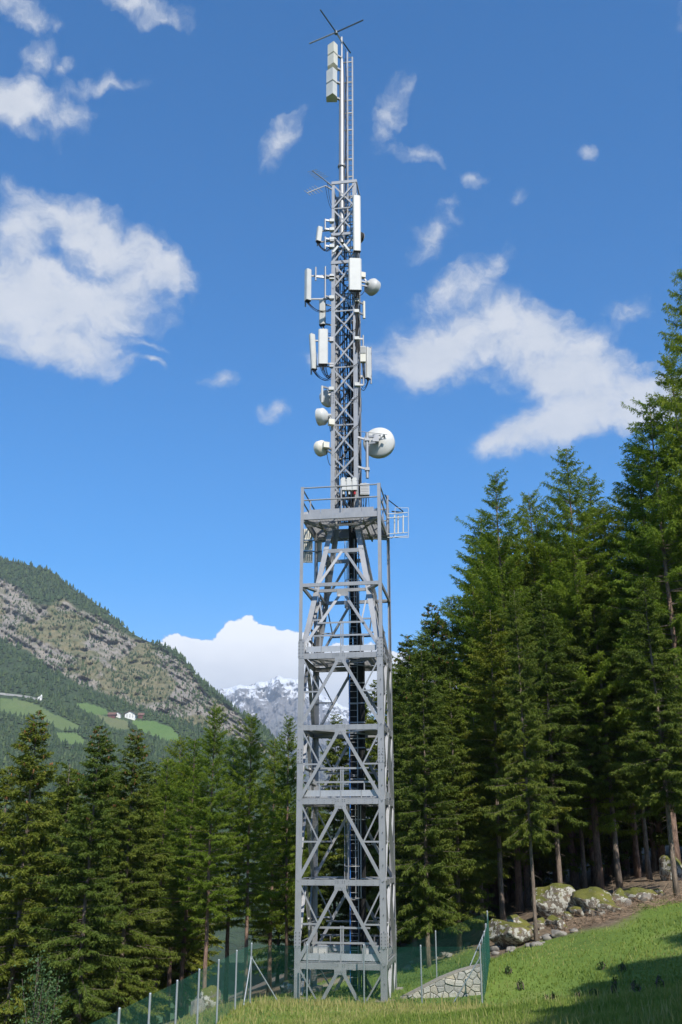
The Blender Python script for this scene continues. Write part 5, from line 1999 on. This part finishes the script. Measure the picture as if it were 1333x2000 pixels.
for (v, x, y, D) in (('sB', 875, 1300, 66), ('lA', 930, 1110, 69), ('lA', 1010, 1080, 74), ('lB', 1095, 1060, 70), ('lA', 1160, 1050, 73), ('lA', 1250, 960, 66), ('lA', 1320, 900, 62),
                     ('lB', 890, 1160, 70), ('lA', 1010, 1200, 64), ('lA', 1135, 1190, 66), ('sA', 780, 1290, 72), ('sA', 1380, 950, 64), ('lA', 1440, 700, 66), ('lA', 1215, 1130, 63), ('lB', 840, 1230, 68),
                     ('lA', 945, 1010, 72), ('lB', 1090, 1000, 66), ('lA', 1180, 930, 70), ('lB', 1270, 860, 60)):
    nm_ = 'larch' if v[0] == 'l' else 'spruce'
    tree_px(v, x, y, D, nm_ + ' in the thick of the wood right of the tower', ('larches' if nm_ == 'larch' else 'spruces') + ' in the thick of the right wood', 1.15)
for i in range(44):
    x, D = trr.uniform(800, 1480), trr.uniform(65, 96)
    tree_px(trr.choice(('sC', 'sB', 'sA', 'sA')), x, trr.uniform(1020, 1220) if x > 930 else trr.uniform(1270, 1400), D, 'spruce deep in the dark wood right of the tower', 'spruces deep in the right wood', 1.15)
# wood edge off to the right that shades the corner of the meadow
edge_spots = [('sA', 19.4, 22.5, 17), ('sA', 22, 22, 19), ('sB', 25, 24, 19.5), ('sB', 28, 26, 20), ('sA', 31, 28, 20), ('sA', 14.5, 2.5, 18), ('sB', 18, 1, 20), ('sA', 16.5, 7, 18), ('sB', 18.5, 12, 18)]
for (x_, y_, h_) in ((19.8, 20.5, 18), (23.3, 20, 20.5), (26.3, 21.5, 21), (29.5, 23, 22), (21.5, 17, 21), (24.8, 17, 22.5), (28, 19, 23), (32, 22, 23), (20.5, 14.5, 20), (23, 13, 23), (27, 14.5, 24), (18.5, 17, 17.5)):
    edge_spots.append((trr.choice(('sA', 'sB')), x_, y_, h_))
edge_spots += [('sB', 14.1, 9, 15), ('sA', 15.6, 7, 17), ('sB', 17.1, 10, 17), ('sA', 16.1, 4, 19), ('sB', 18.6, 6, 20), ('sA', 15.0, 13, 13.5), ('sB', 17.5, 14.5, 16), ('sA', 16.5, 17.5, 14.5)]
for (v, x, y, H) in edge_spots:
    x, y = x - 3.6, y - 1.0
    put_tree(v, x, y, H, trr.uniform(0, 6), 'spruce at the meadow edge casting the long corner shadow', 'spruces casting the meadow shadow', 1.45)

# ------------------------------------------------------------------ sapling with broad leaves
def broad_bush(x, y, H, R, n, label, name='birch_sapling', seed=5, m_='leaf', cat='sapling', group=None, lw=0.07, stems=5):
    r = np.random.default_rng(seed)
    z0 = gz(x, y)
    t = thing(name, label, cat, (x, y, z0), 0, group)
    m = MB()
    LPs = []
    for i in range(stems):
        a = r.uniform(0, 6.28)
        e = Vector((x + math.cos(a) * R * r.uniform(0.1, 0.6), y + math.sin(a) * R * r.uniform(0.1, 0.6), z0 + H * r.uniform(0.7, 1.0)))
        b0 = Vector((x + r.normal(0, 0.08), y + r.normal(0, 0.08), z0 - 0.1))
        m.tube([b0, b0.lerp(e, 0.5) + Vector((r.normal(0, .1), r.normal(0, .1), 0.1)), e], [0.03, 0.02, 0.006], 5)
        for _ in range(n // stems):
            s = r.uniform(0.2, 1.0)
            p = b0.lerp(e, s) + Vector(r.normal(0, R * 0.32 * (1.15 - s * 0.6), 3))
            p.z = max(p.z, z0 + 0.02)
            LPs.append(tuple(p))
    m.build('stem', M['deadwood'], t)
    LPs = np.array(LPs) - np.array([x, y, z0])
    k = len(LPs)
    D = nrm(r.normal(0, 1, (k, 3)) + np.array([0, 0, -0.2]))
    ln = r.uniform(0.8, 1.5, k) * lw
    v = diamonds(LPs, D, ln, ln * 0.75, r, 0.1, 0.8)
    me = np_mesh('foliage', v, 4, np.arange(len(v)), M[m_], {'tint': np.repeat(np.clip(r.normal(0.5, 0.22, k), 0, 1), 4)})
    o = make_obj('foliage', me, None, t)
    o['kind'] = 'stuff'


bp = P(75, 1960, 36)
broad_bush(bp.x, 36, P(75, 1852, 36).z - gz(bp.x, 36), 1.15, 2600, 'leafy broadleaf sapling in front of the spruces left of the fence', seed=5, stems=9)
wl = ['dark bushy weed in the meadow below the boulders', ]
for i, (x_, y_, D_, h_) in enumerate(((1012, 1850, 42, 0.5), (1060, 1880, 37, 0.5), (1172, 1845, 42, 0.45), (1194, 1860, 38, 0.5), (1232, 1860, 36, 0.45), (992, 1850, 44, 0.4), (1195, 1895, 33, 0.55), (1282, 1880, 31, 0.55),
                                      (1157, 1890, 34, 0.55), (1125, 1880, 36, 0.4), (1075, 1930, 30, 0.4), (1240, 1930, 27, 0.4), (1215, 1850, 41, 0.4))):
    xw = P(x_, 1850, D_).x
    broad_bush(xw, D_, h_ * 0.8, 0.13, 80, 'small dark bushy weed growing in the sloping meadow', 'meadow_weed', 50 + i, 'thistle', 'weed', 'dark weeds in the meadow', 0.07, 4)

# ================================================================== GRASS
def grass():
    r = np.random.default_rng(77)
    n = 520000
    Y = 9 / (1 - r.random(n) * (1 - 9 / 60.0))
    X = r.uniform(-0.45, 0.52, n) * (Y + 4)
    fe = forest_edge(X, Y) + (fbm2(X * 0.8, Y * 0.8, 3, 3) - 0.5) * 3
    keep = r.random(n) < sstep(0.6, -1.0, fe)
    # only where the picture (with a margin) can see it
    Z = ground_z(X, Y)
    dep = (CAMZ + 0.5 - Z) / Y
    keep &= dep < math.tan(math.atan(1150 / F) - TH)
    keep &= ~((X > 2.2) & (X < 5.9) & (Y > 41.9) & (Y < 42.5))
    pth = np.exp(-((X - (-3.5 + (Y - 48) * 0.42)) / 0.8) ** 2) * sstep(47, 49, Y)
    keep &= pth < 0.3
    X, Y, Z = X[keep], Y[keep], Z[keep]
    n = len(X)
    patch = fbm2(X * 0.22, Y * 0.22, 4, 13)
    hgt = (0.03 + 0.15 * fbm2(X * 0.5, Y * 0.5, 3, 19)) * r.uniform(0.6, 1.35, n)
    ridge = np.exp(-((Y - 39.5) / 2.2) ** 2) * (X < 5.5)
    hgt *= 1 + 0.9 * ridge * r.random(n)
    seedy = r.random(n) < 0.02 + 0.08 * ridge
    hgt = np.where(seedy, hgt * 1.6 + 0.12, hgt)
    tint = np.clip(0.40 + (patch - 0.5) * 1.3 + r.normal(0, 0.14, n) + 0.22 * ridge + np.where(seedy, 0.45, 0), 0, 1)
    w = (0.010 + 0.00055 * Y) * r.uniform(0.7, 1.3, n) * np.where(seedy, 0.6, 1)
    a = r.uniform(0, math.pi, n)
    lean = r.uniform(0, 0.55, n) * hgt
    la = r.uniform(0, 6.28, n)
    B = np.stack([X, Y, Z - 0.02], -1)
    S = np.stack([np.cos(a), np.sin(a), 0 * a], -1) * w[:, None]
    T = B + np.stack([np.cos(la) * lean, np.sin(la) * lean, hgt], -1)
    v = np.stack([B - S, B + S, T], 1).reshape(-1, 3)
    me = np_mesh('grass', v, 3, np.arange(len(v)), M['grass'], {'tint': np.repeat(tint, 3)})
    tagp(make_obj('meadow_grass', me), 'sunlit green meadow grass with straw coloured seed heads', 'grass', kind='stuff')


grass()

# ================================================================== ROCKS AND BRUSH
def boulder(name, c, size, seed, label, m_='boulder', cat='boulder', group='boulders at the wood edge', sub=4, rotz=0.0, sharp=0.5):
    import bmesh
    bm = bmesh.new()
    bmesh.ops.create_icosphere(bm, subdivisions=sub, radius=1.0)
    r = random.Random(seed)
    planes = []
    for _ in range(13):
        d = Vector((r.gauss(0, 1), r.gauss(0, 1), r.gauss(0, 0.8))).normalized()
        planes.append((d, r.uniform(0.45, 0.85)))
    off = Vector((r.uniform(0, 50), r.uniform(0, 50), r.uniform(0, 50)))
    for v in bm.verts:
        p = v.co.copy()
        for d, k in planes:
            e = p.dot(d) - k
            if e > 0:
                p -= d * e * 0.9
        p *= 1.18 + 0.22 * mnoise.noise(p * 1.6 + off) + 0.09 * mnoise.noise(p * 4.5 + off) + 0.04 * mnoise.noise(p * 11 + off)
        v.co = Vector((p.x * size[0], p.y * size[1], p.z * size[2]))
    me = bpy.data.meshes.new(name)
    bm.to_mesh(me)
    bm.free()
    me.polygons.foreach_set('use_smooth', [True] * len(me.polygons))
    o = make_obj(name, me, M[m_], None, c)
    o.rotation_euler = (0, 0, rotz)
    tagp(o, label, cat, group)
    return o


def boulder_px(x0, y0, x1, y1, D, seed, label, m_='boulder', **kw):
    c = P((x0 + x1) / 2, (y0 + y1) / 2, D)
    w = (x1 - x0) / pxm(y0, D) / 2 * 1.12
    h = (P(x0, y0, D).z - P(x0, y1, D).z) / 2 * 1.15
    zb = gz(c.x, c.y)
    c = Vector((c.x, c.y, max(zb + h * 0.35, min(c.z, zb + h * 0.8))))
    return boulder('boulder', c, (w, w * 0.85, h), seed, label, m_, **kw)


boulder_px(1050, 1732, 1124, 1795, 53.5, 3, 'largest mossy boulder with a peaked top, in front of the dark wood')
boulder_px(958, 1797, 1036, 1850, 50.5, 8, 'mossy boulder streaked with white lichen behind the slim bare trunk')
boulder_px(986, 1772, 1032, 1805, 52.5, 12, 'low rounded mossy boulder above the white streaked one')
boulder_px(1116, 1760, 1198, 1808, 52.5, 17, 'broad pale boulder with dark hollow beneath, beside the largest one')
boulder_px(1224, 1745, 1282, 1785, 53.0, 22, 'yellow mossed boulder at the upper end of the brush')
boulder_px(1044, 1795, 1066, 1822, 52.2, 27, 'small dark boulder wedged under the largest one')
boulder_px(1080, 1815, 1104, 1836, 49.5, 31, 'small pale rock at the meadow edge below the boulders', 'paleboulder')
boulder_px(1290, 1690, 1345, 1745, 58, 35, 'mossy rock among the trunks above the brush')
boulder_px(378, 1950, 428, 2010, 44.5, 41, 'pale lichen covered boulder behind the left fence')
boulder_px(366, 1995, 400, 2035, 42, 43, 'low grey boulder at the foot of the left fence', 'paleboulder')
boulder_px(545, 1905, 578, 1932, 52, 45, 'pale boulder behind the tower leg on the grassy bank')
rr_ = random.Random(9)
for i in range(22):
    x_ = 960 + 345 * (i + rr_.random()) / 22
    D_ = 49.6 + (x_ - 960) / 345 * 2.2 + rr_.uniform(0.2, 2.4)
    X_ = P(x_, 1790, D_).x
    s_ = rr_.uniform(0.22, 0.6)
    boulder('boulder', (X_, D_, gz(X_, D_) + s_ * 0.25), (s_ * rr_.uniform(0.9, 1.5), s_, s_ * rr_.uniform(0.6, 0.95)), 400 + i, 'smaller lichen covered rock in the rubble between the big boulders', rr_.choice(('boulder', 'boulder', 'boulder', 'paleboulder')), 'boulder', 'smaller rocks of the rubble bank', 3, rr_.uniform(0, 6))
for i in range(26):
    if i < 14:
        x_, D_ = rr_.uniform(960, 1130), rr_.uniform(48.2, 50.5)
    else:
        x_, D_ = rr_.uniform(785, 930), rr_.uniform(52.5, 55.5)
    X_ = P(x_, 1840, D_).x
    s_ = rr_.uniform(0.08, 0.22)
    boulder('stone', (X_, D_, gz(X_, D_) + s_ * 0.3), (s_ * 1.3, s_, s_ * 0.8), 200 + i, 'small loose pale stone on the earth at the meadow edge' if i < 14 else 'small pale stone on the bank behind the wire fence', 'paleboulder', 'stone',
            'loose stones below the boulders' if i < 14 else 'stones on the fenced bank', 2)

# dry brush below the boulders and forest litter
def brush():
    r = np.random.default_rng(31)
    vs, fs = [], []
    n = 2600
    for i in range(n):
        if i < 1900:
            xp, D_ = r.uniform(1030, 1345), r.uniform(49.5, 54.5)
            D_ = 49.3 + (xp - 1030) / 300 * 1.5 + abs(r.normal(0, 1.8))
        else:
            xp, D_ = r.uniform(800, 1340), r.uniform(54, 66)
        X_ = (xp - 666.5) / F * (D_ * 1.05)
        z_ = gz(X_, D_) + abs(r.normal(0, 0.14)) if i % 4 == 0 else None
        if z_ is None:
            z_ = BZ(X_, D_) + abs(r.normal(0, 0.12))
        L = r.uniform(0.2, 1.1)
        a, e = r.uniform(0, 6.28), r.normal(0.1, 0.35)
        d = np.array([math.cos(a) * math.cos(e), math.sin(a) * math.cos(e), math.sin(e)]) * L
        w = r.uniform(0.006, 0.016)
        p = np.array([X_, D_, z_])
        s = np.array([-math.sin(a), math.cos(a), 0]) * w
        u = np.array([0, 0, 1]) * w
        o = len(vs)
        vs += [p + s, p - s, p + u, p + d + s * .4, p + d - s * .4, p + d + u * .4]
        fs += [o, o + 1, o + 4, o + 3, o + 1, o + 2, o + 5, o + 4, o + 2, o, o + 3, o + 5]
    me = np_mesh('brush', np.array(vs), 4, np.array(fs), M['brush'])
    tagp(make_obj('dry_brush', me), 'tangle of dry brown branches lying between the boulders', 'brush', kind='stuff')


_bx = np.arange(-5, 30, 0.5)
_by = np.arange(46, 70, 0.5)
_bz = ground_z(*np.meshgrid(_bx, _by))


def BZ(x, y):
    i = int(np.clip((y - 46) / 0.5, 0, len(_by) - 1))
    j = int(np.clip((x + 5) / 0.5, 0, len(_bx) - 1))
    return float(_bz[i, j])


brush()

# ================================================================== STONE WALL
def clip_poly(poly, a, b, c):
    """Keep a*x+b*y<=c."""
    out = []
    n = len(poly)
    for i in range(n):
        p, q = poly[i], poly[(i + 1) % n]
        dp, dq = a * p[0] + b * p[1] - c, a * q[0] + b * q[1] - c
        if dp <= 0:
            out.append(p)
        if dp * dq < 0:
            t_ = dp / (dp - dq)
            out.append((p[0] + (q[0] - p[0]) * t_, p[1] + (q[1] - p[1]) * t_))
    return out


def shrink(poly, g):
    n = len(poly)
    out = poly
    for i in range(n):
        p, q = poly[i], poly[(i + 1) % n]
        dx, dy = q[0] - p[0], q[1] - p[1]
        l = math.hypot(dx, dy)
        if l < 1e-6:
            continue
        a, b = dy / l, -dx / l
        out = clip_poly(out, a, b, a * p[0] + b * p[1] - g)
        if len(out) < 3:
            return []
    return out


def stone_wall():
    D_ = 42.3
    wp = [P(783, 1962, D_), P(943, 1970, D_), P(943, 1886, D_), P(898, 1898, D_), P(860, 1913, D_), P(783, 1953, D_)]
    base = Vector((wp[0].x, D_, gz(wp[0].x, D_) - 0.3))
    W_ = [(p.x, p.z) for p in wp]
    W_[0] = (W_[0][0], -0.4)
    W_[1] = (W_[1][0], -0.4)
    t = thing('stone_wall', 'pale rubble stone retaining wall stepping up behind the fence', 'wall', base)
    MB().extrude(W_, (0, D_ + 0.03, 0), (0, D_ + 0.5, 0), (1, 0, 0), (0, 0, 1)).build('mortar_bed', M['mortar'], t)
    # coping along the sloping top
    for a, b in zip(W_[2:-1], W_[3:]):
        MB().beam((a[0], D_ + 0.24, a[1] + 0.02), (b[0], D_ + 0.24, b[1] + 0.02), 0.52, 0.05).build('coping', M['mortar'], t)
    r = random.Random(4)
    pts = []
    x = W_[0][0] - 0.1
    row = 0
    z = -0.35
    while z < 2.0:
        x = W_[0][0] - 0.3 + (0.16 if row % 2 else 0)
        hrow = r.uniform(0.20, 0.28)
        while x < W_[1][0] + 0.3:
            pts.append((x + r.uniform(-.07, .07), z + r.uniform(-.07, .07)))
            x += r.uniform(0.20, 0.42)
        z += hrow
        row += 1
    for i, p in enumerate(pts):
        poly = [tuple(q) for q in W_]
        for j, q in enumerate(pts):
            if i == j or abs(p[0] - q[0]) > 1.2 or abs(p[1] - q[1]) > 1.2:
                continue
            a, b = q[0] - p[0], q[1] - p[1]
            c = (q[0] ** 2 + q[1] ** 2 - p[0] ** 2 - p[1] ** 2) / 2
            poly = clip_poly(poly, a, b, c)
            if len(poly) < 3:
                break
        if len(poly) < 3:
            continue
        A = sum(poly[k][0] * poly[(k + 1) % len(poly)][1] - poly[(k + 1) % len(poly)][0] * poly[k][1] for k in range(len(poly)))
        if A < 0:
            poly = poly[::-1]
        s1 = shrink(poly, 0.010)
        s2 = shrink(poly, 0.030)
        if len(s1) < 3 or len(s1) != len(s2):
            if len(s1) < 3:
                continue
            cx = sum(q[0] for q in s1) / len(s1)
            cz = sum(q[1] for q in s1) / len(s1)
            s2 = [(cx + (q[0] - cx) * 0.85, cz + (q[1] - cz) * 0.85) for q in s1]
        n = len(s1)
        pr = r.uniform(0.02, 0.09)
        m = MB()
        vs = [(q[0], D_ + 0.05, q[1]) for q in s1] + [(q[0], D_ + 0.02 - pr * 0.5, q[1]) for q in s1] + [(q[0], D_ + 0.02 - pr + r.uniform(-.006, .006), q[1]) for q in s2]
        fs = [(k, (k + 1) % n, n + (k + 1) % n, n + k) for k in range(n)] + [(n + k, n + (k + 1) % n, 2 * n + (k + 1) % n, 2 * n + k) for k in range(n)] + [tuple(range(2 * n, 3 * n))]
        m.add(vs, fs)
        m.build('stone', M['stone'], t)


stone_wall()


# ================================================================== WIRE FENCES
def mesh_panel(a, b, h, t, pitch=0.06, rad=0.0015, name='mesh_panel'):
    """Chain link between two ground points, real crossing wires."""
    a, b = np.array(a), np.array(b)
    w = np.linalg.norm((b - a)[:2])
    hv = np.array([(b - a)[0], (b - a)[1], 0]) / w
    nv = np.array([-hv[1], hv[0], 0])
    vs, idx = [], []
    k = 0
    segs = []
    c = -h
    while c < w:
        u0, v0 = max(c, 0), max(0, -c)
        u1 = min(c + h, w)
        v1 = u1 - c
        if u1 - u0 > 0.02:
            segs.append((u0, v0, u1, v1))
            segs.append((w - u0, v0, w - u1, v1))
        c += pitch
    # selvedge and tension wires
    segs += [(0, h, w, h), (0, 0.03, w, 0.03), (0, h * 0.5, w, h * 0.5)]
    S = np.array(segs)

    def pt(u, v):
        return a[None] + (b - a)[None] * (u / w)[:, None] + np.array([0, 0, 1.0])[None] * v[:, None]
    p, q = pt(S[:, 0], S[:, 1]), pt(S[:, 2], S[:, 3])
    d = nrm(q - p)
    s2 = nrm(np.cross(d, nv[None]))
    rad_ = np.full((len(S), 1), rad)
    rad_[-3:] = rad * 1.4
    offs = [nv[None] * rad_, -0.5 * nv[None] * rad_ + 0.87 * s2 * rad_, -0.5 * nv[None] * rad_ - 0.87 * s2 * rad_]
    V = np.stack([p + o for o in offs] + [q + o for o in offs], 1)
    n = len(S)
    tri = np.array([0, 1, 4, 3, 1, 2, 5, 4, 2, 0, 3, 5])
    I = (np.arange(n)[:, None] * 6 + tri[None]).reshape(-1)
    V = V.reshape(-1, 3) - np.array(ORG[t])
    o = make_obj(name, np_mesh(name, V, 4, I, M['mesh_green']), None, t)
    return o


def post(p, h, t, r=0.032, name='post'):
    m = MB()
    m.tube([Vector(p) - Vector((0, 0, 0.4)), Vector(p) + Vector((0, 0, h))], r, 10)
    m.lathe([(0, r * 1.12), (0.03, r * 0.8)], Vector(p) + Vector((0, 0, h)), (0, 0, 1), 10)
    o = m.build(name, M['post'], t)
    return o


def brace(p, q, t):
    m = MB()
    m.tube([p, q], 0.024, 8)
    m.box(Vector(p), (0.08, 0.08, 0.09))
    return m.build('brace', M['post'], t)


def px_post(x, ytop, D):
    p = P(x, ytop, D)
    return (p.x, D, p.z)


def fence_run(tops, label, hpost=2.05, hmesh=1.95, first_post=True, last_post=True, bury=None):
    """tops: post top points."""
    base = [Vector((x, y, z - hpost)) for x, y, z in tops]
    t = thing('chain_link_fence', label, 'fence', base[0], 0, 'wire fence runs')
    for i, p in enumerate(base):
        if (i == 0 and not first_post) or (i == len(base) - 1 and not last_post):
            continue
        post(p, hpost, t)
    for a, b in zip(base[:-1], base[1:]):
        off_ = Vector(((b - a).normalized().y, -(b - a).normalized().x, 0)) * 0.045 + Vector((0, 0, 0.04))
        mesh_panel(a + off_, b + off_, hmesh, t)
    return t, base


FL = [(492, 1843, 41.0), (463, 1857, 38.4), (428, 1875.5, 35.8), (390, 1894, 33.3), (347, 1916, 30.9), (294, 1941.5, 28.5), (234, 1970.5, 26.2), (160, 2004, 24.0), (66, 2046, 21.8)]
t, bl = fence_run([px_post(*q) for q in FL], 'green wire fence descending from the corner towards the sapling')
cr = bl[0]
brace(cr + Vector((0, -0.02, 1.55)), Vector((P(476, 1955, 39.6).x, 39.6, gz(P(476, 1955, 39.6).x, 39.6))), t)
brace(cr + Vector((0.02, 0, 1.55)), Vector((P(545, 1955, 41.1).x, 41.1, gz(P(545, 1955, 41.1).x, 41.1) - 0.05)), t)
FF = [(492, 1843, 41.0), (601, 1845, 41.0), (711, 1846, 41.0), (822, 1847, 41.0), (937.5, 1846, 41.0)]
t, bf = fence_run([px_post(*q) for q in FF], 'green wire fence running across in front of the tower', first_post=False)
cr = bf[-1]
brace(cr + Vector((-0.02, 0, 1.6)), Vector((P(886, 1958, 41.1).x, 41.1, 0.0)), t)
FRr = [(937.5, 1846, 41.0), (942, 1833, 42.4), (946, 1820, 43.8), (949, 1805, 45.2), (952, 1780, 46.6)]
t, br = fence_run([px_post(*q) for q in FRr], 'green wire fence climbing the slope from the stone wall corner', first_post=False)
cr = br[-1]
brace(cr + Vector((-0.02, 0, 1.5)), Vector((P(912, 1885, 45.6).x, 45.6, gz(P(912, 1885, 45.6).x, 45.6))), t)
FB = [(952, 1780, 46.6), (851, 1819, 47.2), (765, 1858, 47.8), (690, 1885, 48.4)]
t, bb = fence_run([px_post(*q) for q in FB], 'green wire fence dropping behind the tower from the upper corner', first_post=False)


# ================================================================== HAZE
def haze():
    m = bpy.data.materials.new('valley_haze')
    m.use_nodes = True
    t = m.node_tree
    t.nodes.clear()
    out = N(t, 'ShaderNodeOutputMaterial')
    v = N(t, 'ShaderNodeVolumePrincipled')
    v.inputs['Color'].default_value = (0.72, 0.84, 1.0, 1)
    v.inputs['Density'].default_value = 7.5e-5
    v.inputs['Anisotropy'].default_value = 0.0
    t.links.new(v.outputs[0], out.inputs['Volume'])
    b = MB()
    z0, z1 = -125.0, 1900.0
    b.box((0, 0, (z0 + z1) / 2), (50400, 50400, z1 - z0))
    o = b.build('haze', m)
    o['kind'] = 'stuff'
    o['label'] = 'thin blue haze in the valley air'
    o['category'] = 'haze'


haze()


# ------------------------------------------------------------------ boxes on the first deck
for (lx, ly, w_, d_, h_, lab) in ((-0.95, -0.9, 0.62, 0.4, 0.42, 'low grey steel cabinet on the lowest tower deck left of the ladder'), (0.98, -0.55, 0.55, 0.4, 0.36, 'low grey steel cabinet on the lowest tower deck right of the ladder')):
    zb0 = LV[0] + 0.155
    p0 = TWorld(lx, ly, zb0)
    t = thing('equipment_cabinet', lab, 'cabinet', p0, 0, 'cabinets on the lowest deck')
    rbox(MB(), p0 + Vector((0, 0, h_ / 2 + 0.03)), w_, d_, h_, TROT, 0.03).build('housing', M['galv_lt'], t)
    MB().box(p0 + TROT @ Vector((0, -d_ / 2 - 0.006, h_ / 2 + 0.03)), (w_ * 0.86, 0.012, h_ * 0.8), TROT).build('door', M['greybox'], t)
    MB().box(p0 + TROT @ Vector((w_ * 0.33, -d_ / 2 - 0.025, h_ / 2 + 0.03)), (0.025, 0.03, 0.09), TROT).build('handle', M['bolt'], t)
    MB().box(p0 + Vector((0, 0, 0.018)), (w_ * 0.9, d_ * 0.9, 0.04), TROT).build('plinth', M['galv_dk'], t)
